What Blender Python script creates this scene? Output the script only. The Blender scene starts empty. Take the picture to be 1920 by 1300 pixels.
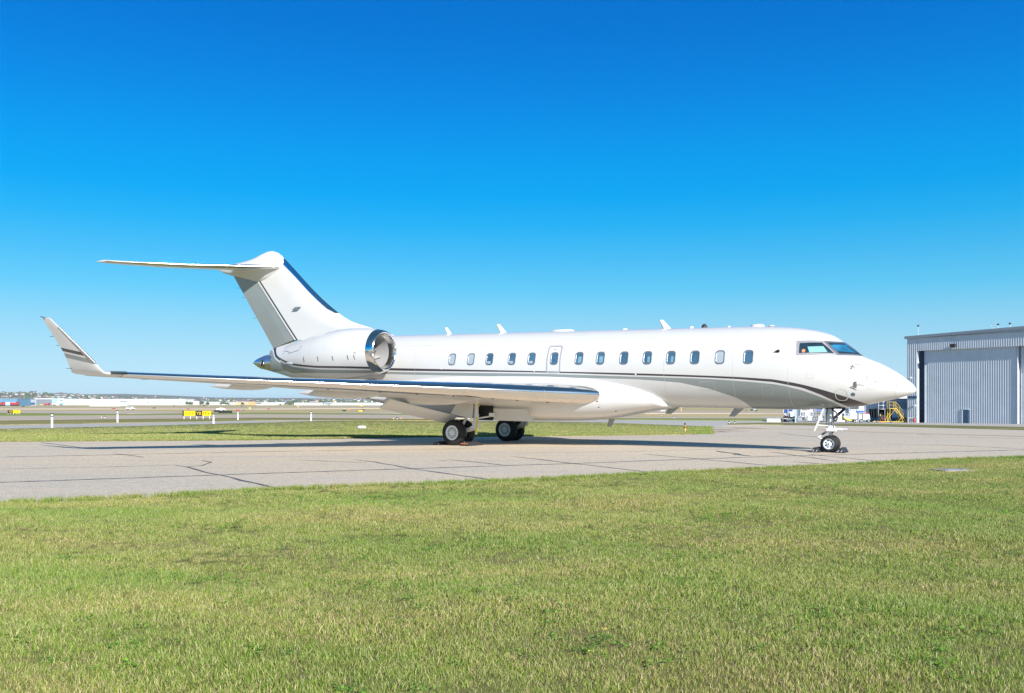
import bpy, bmesh, math, random
import numpy as np
from math import sin, cos, pi, sqrt, radians, atan2
from mathutils import Vector, Matrix, Euler

random.seed(7); RNG = np.random.default_rng(7)
SC = bpy.context.scene
COL = SC.collection

# ------------------------------------------------------------------ camera
CAM_H, FPX, CX, HY = 1.585, 1740.0, 960.0, 753.0      # eye height; focal length, centre, horizon in 1920x1300 photo pixels
cam_d = bpy.data.cameras.new('camera'); cam = bpy.data.objects.new('camera', cam_d); COL.objects.link(cam)
cam.location = (0, 0, CAM_H); cam.rotation_euler = (radians(90), 0, 0)
cam_d.sensor_width = 36.0; cam_d.lens = 36.0 * FPX / 1920.0
cam_d.shift_y = (HY - 650.0) / 1920.0
cam_d.clip_start = 0.1; cam_d.clip_end = 60000
SC.camera = cam

# ------------------------------------------------------------------ sky, sun, exposure
SUN_DIR = Vector((0.98, -1.88, 1.0)).normalized()
SUN_EL = math.asin(SUN_DIR.z); SUN_AZ = atan2(SUN_DIR.x, SUN_DIR.y)
world = bpy.data.worlds.new('World'); SC.world = world; world.use_nodes = True
nt = world.node_tree; nt.nodes.clear()
wo = nt.nodes.new('ShaderNodeOutputWorld'); bg = nt.nodes.new('ShaderNodeBackground')
sky = nt.nodes.new('ShaderNodeTexSky'); sky.sky_type = 'NISHITA'; sky.sun_disc = False
sky.sun_elevation = SUN_EL; sky.sun_rotation = SUN_AZ
sky.altitude = 1000; sky.air_density = 1.0; sky.dust_density = 0.4; sky.ozone_density = 2.5
tc = nt.nodes.new('ShaderNodeTexCoord'); sp = nt.nodes.new('ShaderNodeSeparateXYZ')
nt.links.new(tc.outputs['Generated'], sp.inputs[0])
ramp = nt.nodes.new('ShaderNodeValToRGB'); nt.links.new(sp.outputs['Z'], ramp.inputs[0])
SKY_STOPS = [(0.0, (0.414, 0.544, 0.873)), (0.0132, (0.414, 0.544, 0.831)), (0.0476, (0.408, 0.522, 0.673)), (0.0819, (0.355, 0.546, 0.647)), (0.1159, (0.307, 0.61, 0.72)), (0.1495, (0.197, 0.62, 0.768)), (0.1825, (0.069, 0.616, 0.824)), (0.215, (0.004, 0.605, 0.883)), (0.2467, (0.004, 0.604, 0.934)), (0.2777, (0.004, 0.578, 0.961)), (0.3078, (0.004, 0.542, 0.973)), (0.3371, (0.004, 0.515, 0.979)), (0.3654, (0.004, 0.492, 0.985)), (0.3927, (0.004, 0.485, 0.996)), (0.6, (0.02, 0.25, 0.5)), (1.0, (0.03, 0.17, 0.33))]
el = ramp.color_ramp.elements
el[0].position = SKY_STOPS[0][0]; el[0].color = (*SKY_STOPS[0][1], 1)
el[1].position = SKY_STOPS[-1][0]; el[1].color = (*SKY_STOPS[-1][1], 1)
for p_, c_ in SKY_STOPS[1:-1]:
    e_ = el.new(p_); e_.color = (*c_, 1)
SKY_EVEN = [(0.0, (0.3372, 0.5092, 0.6017)), (0.0132, (0.3372, 0.5092, 0.6017)), (0.0476, (0.2683, 0.4851, 0.6017)), (0.0819, (0.1791, 0.439, 0.6017)), (0.1159, (0.0685, 0.3829, 0.5963)), (0.1495, (0.0326, 0.3238, 0.5857)), (0.1825, (0.0091, 0.284, 0.5804)), (0.215, (0.0007, 0.2472, 0.5751)), (0.2467, (0.0, 0.2193, 0.5595)), (0.2777, (0.0, 0.1879, 0.529)), (0.3078, (0.0, 0.1592, 0.4947)), (0.3371, (0.0, 0.1378, 0.4617)), (0.3654, (0.0, 0.1202, 0.4301)), (0.3927, (0.0, 0.108, 0.404)), (0.6, (0.045, 0.13, 0.24)), (1.0, (0.03, 0.08, 0.155))]
ramp2 = nt.nodes.new('ShaderNodeValToRGB'); nt.links.new(sp.outputs['Z'], ramp2.inputs[0]); el2 = ramp2.color_ramp.elements
el2[0].position = 0; el2[0].color = (*SKY_EVEN[0][1], 1); el2[1].position = 1; el2[1].color = (*SKY_EVEN[-1][1], 1)
for p_, c_ in SKY_EVEN[1:-1]:
    e_ = el2.new(p_); e_.color = (*c_, 1)
up = nt.nodes.new('ShaderNodeVectorMath'); up.operation = 'SCALE'; up.inputs['Scale'].default_value = 10.87; nt.links.new(ramp2.outputs[0], up.inputs[0])
mx2 = nt.nodes.new('ShaderNodeMix'); mx2.data_type = 'RGBA'; mx2.inputs[0].default_value = 0.7      # evens the sky out round the compass
mx = nt.nodes.new('ShaderNodeMix'); mx.data_type = 'RGBA'; mx.blend_type = 'MULTIPLY'; mx.inputs[0].default_value = 1.0
nt.links.new(sky.outputs[0], mx.inputs[6]); nt.links.new(ramp.outputs[0], mx.inputs[7])
nt.links.new(mx.outputs[2], mx2.inputs[6]); nt.links.new(up.outputs[0], mx2.inputs[7]); nt.links.new(mx2.outputs[2], bg.inputs[0]); bg.inputs[1].default_value = 0.10
nt.links.new(bg.outputs[0], wo.inputs[0])

sun_d = bpy.data.lights.new('sun', 'SUN'); sun_d.energy = 5.0; sun_d.angle = radians(0.53); sun_d.color = (1.0, 0.95, 0.88)
sun = bpy.data.objects.new('sun', sun_d); COL.objects.link(sun)
sun.rotation_euler = SUN_DIR.to_track_quat('Z', 'Y').to_euler(); sun.location = (30, -60, 40)

SC.view_settings.view_transform = 'Standard'; SC.view_settings.look = 'None'
SC.view_settings.exposure = 0.60; SC.view_settings.gamma = 1.0; SC.view_settings.use_curve_mapping = False
SC.cycles.max_bounces = 8; SC.cycles.transparent_max_bounces = 8
SC.cycles.caustics_reflective = False; SC.cycles.caustics_refractive = False
SC.cycles.sample_clamp_indirect = 4.0
try: SC.cycles.use_denoising = True; SC.cycles.denoiser = 'OPENIMAGEDENOISE'; SC.cycles.denoising_input_passes = 'RGB_ALBEDO_NORMAL'; SC.cycles.denoising_prefilter = 'NONE'
except Exception: pass
SC.cycles.use_adaptive_sampling = False

# ------------------------------------------------------------------ helpers: tables, meshes, objects
def pchip(xs, ys):
    xs = np.array(xs, float); ys = np.array(ys, float)
    h = np.diff(xs); d = np.diff(ys) / h; m = np.zeros(len(xs)); m[0] = d[0]; m[-1] = d[-1]
    for i in range(1, len(xs) - 1):
        if d[i-1] * d[i] > 0:
            w1 = 2*h[i] + h[i-1]; w2 = h[i] + 2*h[i-1]; m[i] = (w1 + w2) / (w1/d[i-1] + w2/d[i])
    def f(x):
        x = min(max(x, xs[0]), xs[-1]); i = min(int(np.searchsorted(xs, x, 'right')) - 1, len(h) - 1)
        t = (x - xs[i]) / h[i]
        return float(ys[i]*(1+2*t)*(1-t)**2 + h[i]*m[i]*t*(1-t)**2 + ys[i+1]*t*t*(3-2*t) + h[i]*m[i+1]*t*t*(t-1))
    return f
def lerp(a, b, t): return a + (b - a) * t
def sstep(a, b, x):
    t = min(max((x - a) / (b - a), 0), 1); return t*t*(3-2*t)

class MB:
    """collects shapes into one mesh"""
    def __init__(self): self.v = []; self.f = []; self.m = []; self.sm = []; self.mi = 0; self.s = False; self.T = None
    def add(self, vs, fs, smooth=None):
        n = len(self.v)
        if self.T is not None: vs = [self.T @ Vector(p) for p in vs]
        self.v += [tuple(p) for p in vs]
        for q in fs:
            self.f.append(tuple(n + i for i in q)); self.m.append(self.mi); self.sm.append(self.s if smooth is None else smooth)
        return self
    def box(self, c, sz, rz=0, ry=0, rx=0):
        R = Euler((rx, ry, rz)).to_matrix(); c = Vector(c)
        vs = [c + R @ Vector((sz[0]*x/2, sz[1]*y/2, sz[2]*z/2)) for z in (-1, 1) for y in (-1, 1) for x in (-1, 1)]
        return self.add(vs, [(0,2,3,1),(4,5,7,6),(0,1,5,4),(2,6,7,3),(0,4,6,2),(1,3,7,5)], False)
    def ring(self, rings, close=True, cap0=False, cap1=False, smooth=True):
        n = len(rings[0]); vs = [p for r in rings for p in r]; fs = []
        for i in range(len(rings) - 1):
            for j in range(n if close else n - 1):
                k = (j + 1) % n; fs.append((i*n+j, i*n+k, (i+1)*n+k, (i+1)*n+j))
        self.add(vs, fs, smooth)
        if cap0: self.add(rings[0], [tuple(range(n-1, -1, -1))], False)
        if cap1: self.add(rings[-1], [tuple(range(n))], False)
        return self
    def cyl(self, p0, p1, r0, r1=None, n=12, caps=True, smooth=True):
        r1 = r0 if r1 is None else r1
        p0 = Vector(p0); p1 = Vector(p1); d = (p1 - p0)
        q = d.to_track_quat('Z', 'Y').to_matrix()
        rr = [[p + q @ Vector((r*cos(2*pi*j/n), r*sin(2*pi*j/n), 0)) for j in range(n)] for p, r in ((p0, r0), (p1, r1))]
        return self.ring(rr, True, caps, caps, smooth)
    def tube(self, pts, r, n=8):
        for a, b in zip(pts[:-1], pts[1:]): self.cyl(a, b, r, r, n)
        return self
    def lathe(self, prof, o, axis, n=24, smooth=True, cap0=False, cap1=False):
        """prof: (distance along axis, radius)"""
        q = Vector(axis).to_track_quat('Z', 'Y').to_matrix(); o = Vector(o)
        return self.ring([[o + q @ Vector((r*cos(2*pi*j/n), r*sin(2*pi*j/n), h)) for j in range(n)] for h, r in prof], True, cap0, cap1, smooth)
    def prism(self, poly, a, b):
        """poly in a plane given by function-free 3D points; extruded by vector"""
        n = len(poly); b = Vector(b)
        vs = [Vector(p) + Vector(a) for p in poly] + [Vector(p) + Vector(a) + b for p in poly]
        return self.add(vs, [tuple(range(n-1, -1, -1)), tuple(range(n, 2*n))] + [(i, (i+1) % n, n+(i+1) % n, n+i) for i in range(n)], False)
    def build(self, name, mats, parent=None, off=None):
        me = bpy.data.meshes.new(name)
        v = self.v if off is None else [(p[0]+off[0], p[1]+off[1], p[2]+off[2]) for p in self.v]
        me.from_pydata(v, [], self.f)
        if not isinstance(mats, (list, tuple)): mats = [mats]
        for m in mats: me.materials.append(m)
        me.polygons.foreach_set('material_index', self.m); me.polygons.foreach_set('use_smooth', self.sm)
        bm = bmesh.new(); bm.from_mesh(me); bmesh.ops.recalc_face_normals(bm, faces=bm.faces); bm.to_mesh(me); bm.free()
        me.update()
        if any(self.sm): me.set_sharp_from_angle(angle=radians(50))
        o = bpy.data.objects.new(name, me); COL.objects.link(o)
        if parent is not None: o.parent = parent
        return o
def tag(o, label=None, cat=None, group=None, kind=None):
    if label: o['label'] = label
    if cat: o['category'] = cat
    if group: o['group'] = group
    if kind: o['kind'] = kind
    return o
def empty(name, loc, label, cat, group=None, rz=0):
    o = bpy.data.objects.new(name, None); COL.objects.link(o); o.location = loc; o.rotation_euler = (0, 0, rz)
    o.empty_display_size = 0.2
    return tag(o, label, cat, group)
def children(o): return [c for c in bpy.data.objects if c.parent == o]
def copy_tree(o, parent=None):
    c = o.copy(); COL.objects.link(c)
    if parent is not None: c.parent = parent
    for ch in children(o): copy_tree(ch, c)
    return c

# ------------------------------------------------------------------ materials
def newmat(name):
    m = bpy.data.materials.new(name); m.use_nodes = True; t = m.node_tree
    b = t.nodes['Principled BSDF']; return m, t, b
def M(name, col, rough=0.5, metal=0.0, var=0.12, scale=3.0, bump=0.0, bscale=40.0, coat=0.0, spec=0.5, stretch=(1, 1, 1)):
    m, t, b = newmat(name)
    b.inputs['Roughness'].default_value = rough; b.inputs['Metallic'].default_value = metal
    b.inputs['Coat Weight'].default_value = coat; b.inputs['Coat Roughness'].default_value = 0.05
    b.inputs['Specular IOR Level'].default_value = spec
    tcn = t.nodes.new('ShaderNodeTexCoord'); mp = t.nodes.new('ShaderNodeMapping'); mp.inputs['Scale'].default_value = stretch
    t.links.new(tcn.outputs['Object'], mp.inputs[0])
    n = t.nodes.new('ShaderNodeTexNoise'); n.inputs['Scale'].default_value = scale; n.inputs['Detail'].default_value = 6
    t.links.new(mp.outputs[0], n.inputs['Vector'])
    r = t.nodes.new('ShaderNodeValToRGB')
    r.color_ramp.elements[0].position = 0.3; r.color_ramp.elements[1].position = 0.7
    r.color_ramp.elements[0].color = tuple(c*(1-var) for c in col) + (1,)
    r.color_ramp.elements[1].color = tuple(min(1, c*(1+var)) for c in col) + (1,)
    t.links.new(n.outputs['Fac'], r.inputs[0]); t.links.new(r.outputs[0], b.inputs['Base Color'])
    if bump:
        n2 = t.nodes.new('ShaderNodeTexNoise'); n2.inputs['Scale'].default_value = bscale; n2.inputs['Detail'].default_value = 4
        t.links.new(mp.outputs[0], n2.inputs['Vector'])
        bp = t.nodes.new('ShaderNodeBump'); bp.inputs['Strength'].default_value = bump; bp.inputs['Distance'].default_value = 0.02
        t.links.new(n2.outputs['Fac'], bp.inputs['Height']); t.links.new(bp.outputs[0], b.inputs['Normal'])
    return m
MAT = dict(
    white=M('white_paint', (0.69, 0.69, 0.685), 0.22, var=0.02, scale=0.8, coat=0.3),
    wing=M('wing_paint', (0.62, 0.61, 0.58), 0.3, var=0.05, scale=1.2, coat=0.2),
    grey=M('grey_paint', (0.26, 0.29, 0.29), 0.25, var=0.04, scale=1.0, coat=0.3),
    dark=M('dark_stripe_paint', (0.045, 0.042, 0.05), 0.22, var=0.05, coat=0.3),
    chrome=M('polished_metal', (0.78, 0.755, 0.725), 0.13, 1.0, var=0.02, scale=2),
    steel=M('steel', (0.5, 0.5, 0.5), 0.3, 1.0, var=0.1),
    gear=M('gear_white', (0.72, 0.73, 0.73), 0.35, var=0.08, scale=8),
    tyre=M('tyre_rubber', (0.010, 0.010, 0.011), 0.7, var=0.25, scale=20, bump=0.2),
    rubber=M('black_rubber', (0.03, 0.03, 0.033), 0.6, var=0.2, scale=15),
    rim=M('rim_paint', (0.70, 0.77, 0.80), 0.4, var=0.08, scale=20),
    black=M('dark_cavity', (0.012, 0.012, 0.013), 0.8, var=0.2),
    glass=M('cabin_glass', (0.06, 0.135, 0.21), 0.04, var=0.3, scale=1.5, coat=0.5, spec=0.8),
    wscreen=M('windscreen_glass', (0.02, 0.045, 0.07), 0.03, var=0.4, scale=2, coat=0.6, spec=0.9),
    bscreen=M('sky_painted_windscreen', (0.03, 0.20, 0.38), 0.03, var=0.45, scale=1.6, coat=0.6, spec=0.9),  # sky reflected in and seen through the pane, painted as its blue base colour
    frame=M('window_frame', (0.30, 0.31, 0.34), 0.3, 0.6, var=0.08),
    cfrm=M('cockpit_frame', (0.42, 0.41, 0.43), 0.35, 0.3, var=0.1, scale=12),
    shade=M('window_blind', (0.36, 0.43, 0.48), 0.5, var=0.05),
    seat=M('cabin_seat', (0.17, 0.34, 0.43), 0.4, var=0.08),
    skin=M('orange_headset', (0.65, 0.27, 0.12), 0.6, var=0.1),
    fan=M('fan_blade', (0.30, 0.30, 0.31), 0.35, 0.8, var=0.1),
    duct=M('inlet_liner', (0.50, 0.50, 0.50), 0.4, 0.2, var=0.06),
    red=M('red_paint', (0.40, 0.05, 0.06), 0.4, var=0.1),
    yellow=M('yellow_paint', (0.68, 0.48, 0.04), 0.45, var=0.1),
    ribbon=M('yellow_ribbon', (0.75, 0.62, 0.03), 0.7, var=0.1),
    blackp=M('black_paint', (0.02, 0.02, 0.022), 0.5, var=0.15),
    blue=M('blue_paint', (0.03, 0.13, 0.45), 0.4, var=0.08),
    orange=M('orange_paint', (0.75, 0.22, 0.04), 0.5, var=0.1),
    concrete=M('concrete', (0.55, 0.54, 0.51), 0.85, var=0.12, scale=4, bump=0.3),
    clad=M('metal_cladding', (0.58, 0.615, 0.66), 0.42, 0.0, var=0.06, scale=0.6),
    cladd=M('dark_cladding', (0.72, 0.77, 0.83), 0.45, 0.2, var=0.08, scale=0.7),
    door=M('blue_steel_door', (0.05, 0.10, 0.17), 0.4, var=0.1),
    roof=M('roof_metal', (0.33, 0.36, 0.40), 0.5, 0.3, var=0.1),
    ltblue=M('light_blue_panel', (0.30, 0.55, 0.75), 0.5, var=0.1),
    bldg=M('white_building', (0.78, 0.80, 0.82), 0.6, var=0.04, scale=0.1),
    bgrey=M('grey_building', (0.33, 0.37, 0.43), 0.6, var=0.06, scale=0.1),
    bblue=M('blue_building', (0.12, 0.27, 0.42), 0.6, var=0.06, scale=0.1),
    btan=M('tan_building', (0.58, 0.42, 0.28), 0.7, var=0.1, scale=0.1),
    lamp=M('lamp_glass', (0.5, 0.5, 0.48), 0.1, var=0.1),
    wood=M('tan_board', (0.50, 0.40, 0.22), 0.6, var=0.15),
)

# ================================================================== GROUND
_gl = pchip([0, 38, 55, 75, 116, 200, 300, 520, 1300, 60000], [0, 0, -.35, -.45, -.7, -1.4, -2.15, -3.05, -3.3, -3.3])
_gr = pchip([0, 34, 60, 100, 135, 200, 300, 520, 1300, 60000], [0, 0, -.45, -1.1, -1.5, -1.75, -2.3, -3.05, -3.3, -3.3])
def gz(X, Y):
    """height of the airfield: level under the aircraft, falling away gently beyond the taxiway"""
    if Y <= 30: return 0.0
    t = sstep(0.12, 0.30, X / max(Y, 20))
    return lerp(_gl(Y), _gr(Y), t)
def spot(x, y, dz=0.0):
    """ground point seen along a given line of sight from eye height"""
    kx = (x - CX) / FPX; ky = (y - HY) / FPX
    f = lambda Y: CAM_H - ky * Y - gz(kx * Y, Y)
    a = 2.0; b = a
    while f(b) > 0 and b < 20000: a = b; b *= 1.06
    for _ in range(30):
        m = (a + b) / 2
        if f(m) > 0: a = m
        else: b = m
    return Vector((kx * b, b, gz(kx * b, b) + dz))
def poly_at(pl, x):
    for (x0, y0), (x1, y1) in zip(pl[:-1], pl[1:]):
        if x0 <= x <= x1: return lerp(y0, y1, (x - x0) / max(x1 - x0, 1e-6))
    (x0, y0), (x1, y1) = (pl[0], pl[1]) if x < pl[0][0] else (pl[-2], pl[-1])
    return y0 + (y1 - y0) * (x - x0) / (x1 - x0)
def strip(name, top, bot, mat, rows=4, lift=0.0, nx=60, x0=None, x1=None):
    x0 = max(top[0][0], bot[0][0]) if x0 is None else x0; x1 = min(top[-1][0], bot[-1][0]) if x1 is None else x1
    xs = sorted(set([x0 + (x1 - x0) * i / nx for i in range(nx + 1)] + [p[0] for p in top + bot if x0 <= p[0] <= x1]))
    mb = MB(); rings = []
    for x in xs:
        A = spot(x, poly_at(top, x)); B = spot(x, poly_at(bot, x)); r = []
        for k in range(rows + 1):
            P = A.lerp(B, k / rows); r.append((P.x, P.y, gz(P.x, P.y) + lift + 0.00012 * max(P.y - 60, 0)))
        r.append((r[-1][0], r[-1][1] - .004, r[-1][2] - .5))          # the sheet's near edge goes down into the ground
        rings.append(r)
    mb.ring(rings, close=False, smooth=True)
    o = mb.build(name, mat); tag(o, kind='structure'); return o

def grass_mat(name, a, b, c, s1=0.35, s2=6.0, stretch=(0.35, 1, 1), fine=60, bump=0.6):
    m, t, bs = newmat(name); L = t.links.new
    bs.inputs['Roughness'].default_value = 0.9; bs.inputs['Specular IOR Level'].default_value = 0.15
    g = t.nodes.new('ShaderNodeNewGeometry'); mp = t.nodes.new('ShaderNodeMapping'); mp.inputs['Scale'].default_value = stretch
    L(g.outputs['Position'], mp.inputs[0])
    def noise(sc, det=5, vec=None, rough=0.6):
        n = t.nodes.new('ShaderNodeTexNoise'); n.inputs['Scale'].default_value = sc; n.inputs['Detail'].default_value = det
        n.inputs['Roughness'].default_value = rough; L(vec or mp.outputs[0], n.inputs['Vector']); return n
    r = t.nodes.new('ShaderNodeValToRGB'); e = r.color_ramp.elements
    e[0].position = 0.36; e[0].color = (*a, 1); e[1].position = 0.64; e[1].color = (*c, 1); q = e.new(0.5); q.color = (*b, 1)
    n1 = noise(s1, 7); L(n1.outputs['Fac'], r.inputs[0])
    n2 = noise(s2, 6, g.outputs['Position'], 0.75)
    mr = t.nodes.new('ShaderNodeMapRange'); mr.inputs[1].default_value = 0.3; mr.inputs[2].default_value = 0.7
    mr.inputs[3].default_value = 0.65; mr.inputs[4].default_value = 1.35; L(n2.outputs['Fac'], mr.inputs[0])
    mul = t.nodes.new('ShaderNodeMix'); mul.data_type = 'RGBA'; mul.blend_type = 'MULTIPLY'; mul.inputs[0].default_value = 1
    L(r.outputs[0], mul.inputs[6]); L(mr.outputs[0], mul.inputs[7]); L(mul.outputs[2], bs.inputs['Base Color'])
    n3 = noise(fine, 3, g.outputs['Position']); bp = t.nodes.new('ShaderNodeBump'); bp.inputs['Strength'].default_value = bump; bp.inputs['Distance'].default_value = 0.05
    L(n3.outputs['Fac'], bp.inputs['Height']); L(bp.outputs[0], bs.inputs['Normal'])
    return m
MAT['field'] = grass_mat('dry_field_grass', (0.38, 0.335, 0.15), (0.50, 0.41, 0.21), (0.58, 0.46, 0.26), s1=0.05, s2=1.0, stretch=(0.25, 1.3, 1), fine=12)
MAT['verge'] = grass_mat('mown_verge_grass', (0.16, 0.18, 0.05), (0.25, 0.23, 0.085), (0.34, 0.28, 0.125), s1=0.12, s2=3.0, stretch=(0.22, 1.2, 1), fine=25)
MAT['green'] = grass_mat('green_verge_grass', (0.20, 0.25, 0.07), (0.24, 0.28, 0.085), (0.30, 0.30, 0.11), s1=0.08, s2=2.0, stretch=(0.3, 1, 1), fine=20)
MAT['lawn'] = grass_mat('lawn_soil', (0.17, 0.19, 0.05), (0.21, 0.20, 0.07), (0.26, 0.22, 0.10), s1=0.5, s2=14.0, stretch=(0.4, 1, 1), fine=90)

def pave_mat(name, a, b, c, streak=(0.12, 0.9, 1), rot=-0.16, grain=1.0, rough=0.85):
    m, t, bs = newmat(name); L = t.links.new
    bs.inputs['Roughness'].default_value = rough; bs.inputs['Specular IOR Level'].default_value = 0.25
    g = t.nodes.new('ShaderNodeNewGeometry'); mp = t.nodes.new('ShaderNodeMapping'); mp.inputs['Scale'].default_value = streak; mp.inputs['Rotation'].default_value = (0, 0, rot)
    L(g.outputs['Position'], mp.inputs[0])
    def noise(sc, det, vec, rough=0.6):
        n = t.nodes.new('ShaderNodeTexNoise'); n.inputs['Scale'].default_value = sc; n.inputs['Detail'].default_value = det
        n.inputs['Roughness'].default_value = rough; L(vec, n.inputs['Vector']); return n
    r = t.nodes.new('ShaderNodeValToRGB'); e = r.color_ramp.elements
    e[0].position = 0.33; e[0].color = (*a, 1); e[1].position = 0.67; e[1].color = (*c, 1); q = e.new(0.5); q.color = (*b, 1)
    n1 = noise(0.9, 8, mp.outputs[0], 0.65); L(n1.outputs['Fac'], r.inputs[0])
    n2 = noise(22, 6, g.outputs['Position'], 0.85); v = t.nodes.new('ShaderNodeTexVoronoi'); v.inputs['Scale'].default_value = 38; L(g.outputs['Position'], v.inputs['Vector'])
    mr = t.nodes.new('ShaderNodeMapRange'); mr.inputs[1].default_value = 0.25; mr.inputs[2].default_value = 0.75
    mr.inputs[3].default_value = 1 - 0.38*grain; mr.inputs[4].default_value = 1 + 0.38*grain; L(n2.outputs['Fac'], mr.inputs[0])
    mv = t.nodes.new('ShaderNodeMapRange'); mv.inputs[1].default_value = 0.0; mv.inputs[2].default_value = 0.6
    mv.inputs[3].default_value = 1 + 0.2*grain; mv.inputs[4].default_value = 1 - 0.2*grain; L(v.outputs['Distance'], mv.inputs[0])
    n4 = noise(5.5, 5, g.outputs['Position'], 0.85); m4 = t.nodes.new('ShaderNodeMapRange'); m4.inputs[1].default_value = 0.3; m4.inputs[2].default_value = 0.7
    m4.inputs[3].default_value = 1 - 0.2*grain; m4.inputs[4].default_value = 1 + 0.2*grain; L(n4.outputs['Fac'], m4.inputs[0])
    m0 = t.nodes.new('ShaderNodeMath'); m0.operation = 'MULTIPLY'; L(mr.outputs[0], m0.inputs[0]); L(m4.outputs[0], m0.inputs[1])
    mm = t.nodes.new('ShaderNodeMath'); mm.operation = 'MULTIPLY'; L(m0.outputs[0], mm.inputs[0]); L(mv.outputs[0], mm.inputs[1])
    mul = t.nodes.new('ShaderNodeMix'); mul.data_type = 'RGBA'; mul.blend_type = 'MULTIPLY'; mul.inputs[0].default_value = 1
    L(r.outputs[0], mul.inputs[6]); L(mm.outputs[0], mul.inputs[7]); L(mul.outputs[2], bs.inputs['Base Color'])
    bp = t.nodes.new('ShaderNodeBump'); bp.inputs['Strength'].default_value = 0.25; bp.inputs['Distance'].default_value = 0.01
    L(n2.outputs['Fac'], bp.inputs['Height']); L(bp.outputs[0], bs.inputs['Normal'])
    return m
MAT['pave'] = pave_mat('worn_asphalt', (0.60, 0.545, 0.46), (0.69, 0.59, 0.465), (0.75, 0.605, 0.44))
MAT['road'] = pave_mat('grey_asphalt', (0.46, 0.44, 0.41), (0.51, 0.48, 0.44), (0.55, 0.51, 0.46), grain=0.6)
MAT['pink'] = pave_mat('pinkish_asphalt', (0.50, 0.42, 0.34), (0.54, 0.445, 0.355), (0.58, 0.475, 0.38), streak=(0.03, 0.3, 1), grain=0.5)
MAT['tar'] = M('tar_seal', (0.13, 0.13, 0.14), 0.7, var=0.4, scale=6)
MAT['faded'] = M('faded_orange_line', (0.50, 0.36, 0.20), 0.85, var=0.25, scale=1.5)

# one sheet to the horizon
def axis(fine, lim, step):
    a = list(np.arange(-fine, fine + .01, step)); d = step
    while a[-1] < lim: d *= 1.35; a.append(a[-1] + d); a.insert(0, a[0] - d)
    return a
gx = axis(100, 26000, 4.0); gy = [y for y in axis(180, 26000, 3.0) if y > -3000]
mb = MB(); n_ = len(gx)
mb.ring([[(x, y, gz(x, y) - 0.05 - 0.0004 * max(y - 60, 0) * (1 if y < 1500 else 1500 / y)) for x in gx] for y in gy], close=False)
tag(mb.build('ground', MAT['field']), kind='structure')

LAWN_EDGE = [(-900, 1006), (0, 945), (240, 934.5), (480, 921), (720, 911.5), (960, 903), (1200, 890.5), (1440, 880), (1560, 874.8), (1680, 867.6), (1800, 862.4), (1920, 859.2), (2900, 837)]
PAVE_TOP = [(-900, 834), (0, 829), (480, 826), (780, 820.5), (1130, 817.5), (1295, 815.5), (1318, 812), (1326, 806), (1334, 801), (1365, 798), (1440, 797), (1660, 800), (1920, 806.5), (2900, 832)]
strip('taxiway_pavement', PAVE_TOP, LAWN_EDGE, MAT['pave'], rows=24, nx=160)
# the lawn in front, back to behind the photographer
def lawn_z(X, Y):
    """gentle hollows of the lawn, level at the pavement edge"""
    return 0.012 + (0.035*sin(X*.55 + 1.3*sin(Y*.4)) * cos(Y*.8 + .5*X) + 0.02*sin(X*1.7 + 2)*sin(Y*1.9 + X*.6)) * sstep(24, 14, Y)
mb = MB(); rings = []
for i in range(121):
    x = -900 + 3800 * i / 120
    A = spot(x, poly_at(LAWN_EDGE, x)); A.y += 0.15 * sin(i * 2.1) * random.random()
    rings.append([(A.x * (1 - .1*(k/90)**1.6), lerp(A.y, -12, (k/90)), lawn_z(A.x * (1 - .1*(k/90)**1.6), lerp(A.y, -12, (k/90)))) for k in range(91)])
mb.ring(rings, close=False); tag(mb.build('lawn', MAT['lawn']), kind='structure')
strip('grass_verge', [(-900, 812), (0, 805), (240, 800), (480, 793.5), (600, 790), (672, 789.2), (840, 791), (990, 790.5), (1130, 793), (1290, 799), (1332, 801.2)],
      [(-900, 833.8), (0, 828.8), (480, 825.8), (780, 820.3), (1130, 817.3), (1295, 815.3), (1318, 811.8), (1326, 805.8), (1332, 801.8)], MAT['verge'], rows=10, lift=0.03)
strip('access_road', [(-900, 811), (0, 797.5), (240, 793.5), (480, 789), (600, 788.2), (672, 788.6)], [(-900, 824), (0, 805), (240, 800), (480, 793.5), (600, 790), (672, 789.2)], MAT['road'], rows=3)
strip('taxiway', [(860, 787.6), (990, 787.3), (1130, 787.5), (1330, 789), (1440, 790.5), (1700, 791), (1920, 798), (2900, 822)],
      [(860, 788.2), (990, 790.5), (1130, 793), (1290, 799), (1332, 801.4), (1365, 797.6), (1440, 796.5), (1660, 799.5), (1920, 806), (2900, 831.6)], MAT['road'], rows=5, lift=-0.004)
strip('grass_strip', [(1365, 794.2), (1440, 793.2), (1660, 795.8), (1920, 801.5), (2900, 826)], [(1365, 797), (1440, 796.6), (1660, 799.8), (1920, 806.8), (2900, 832)], MAT['verge'], rows=3, lift=0.03)
strip('green_strip', [(-900, 792), (0, 789.2), (240, 786.4), (480, 783.8), (720, 785.4), (860, 786)], [(-900, 800), (0, 797), (240, 793), (480, 788.6), (672, 788.3), (860, 788.8)], MAT['verge'], rows=3, lift=0.03)
strip('far_taxiway', [(-900, 782), (0, 780.5), (240, 779.5), (480, 777.2), (720, 778.2), (1000, 781), (1330, 782.3), (1470, 783)], [(-900, 790.5), (0, 788.5), (240, 786), (480, 783.5), (720, 785), (1000, 784.2), (1330, 784.8), (1470, 784.9)], MAT['pink'], rows=3)
strip('far_green_strip', [(-900, 775), (0, 774.5), (240, 777), (480, 774.2), (720, 776), (1000, 777)], [(-900, 782), (0, 780.4), (240, 779.4), (480, 777), (720, 778), (1000, 779)], MAT['green'], rows=3, lift=0.03)
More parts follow.
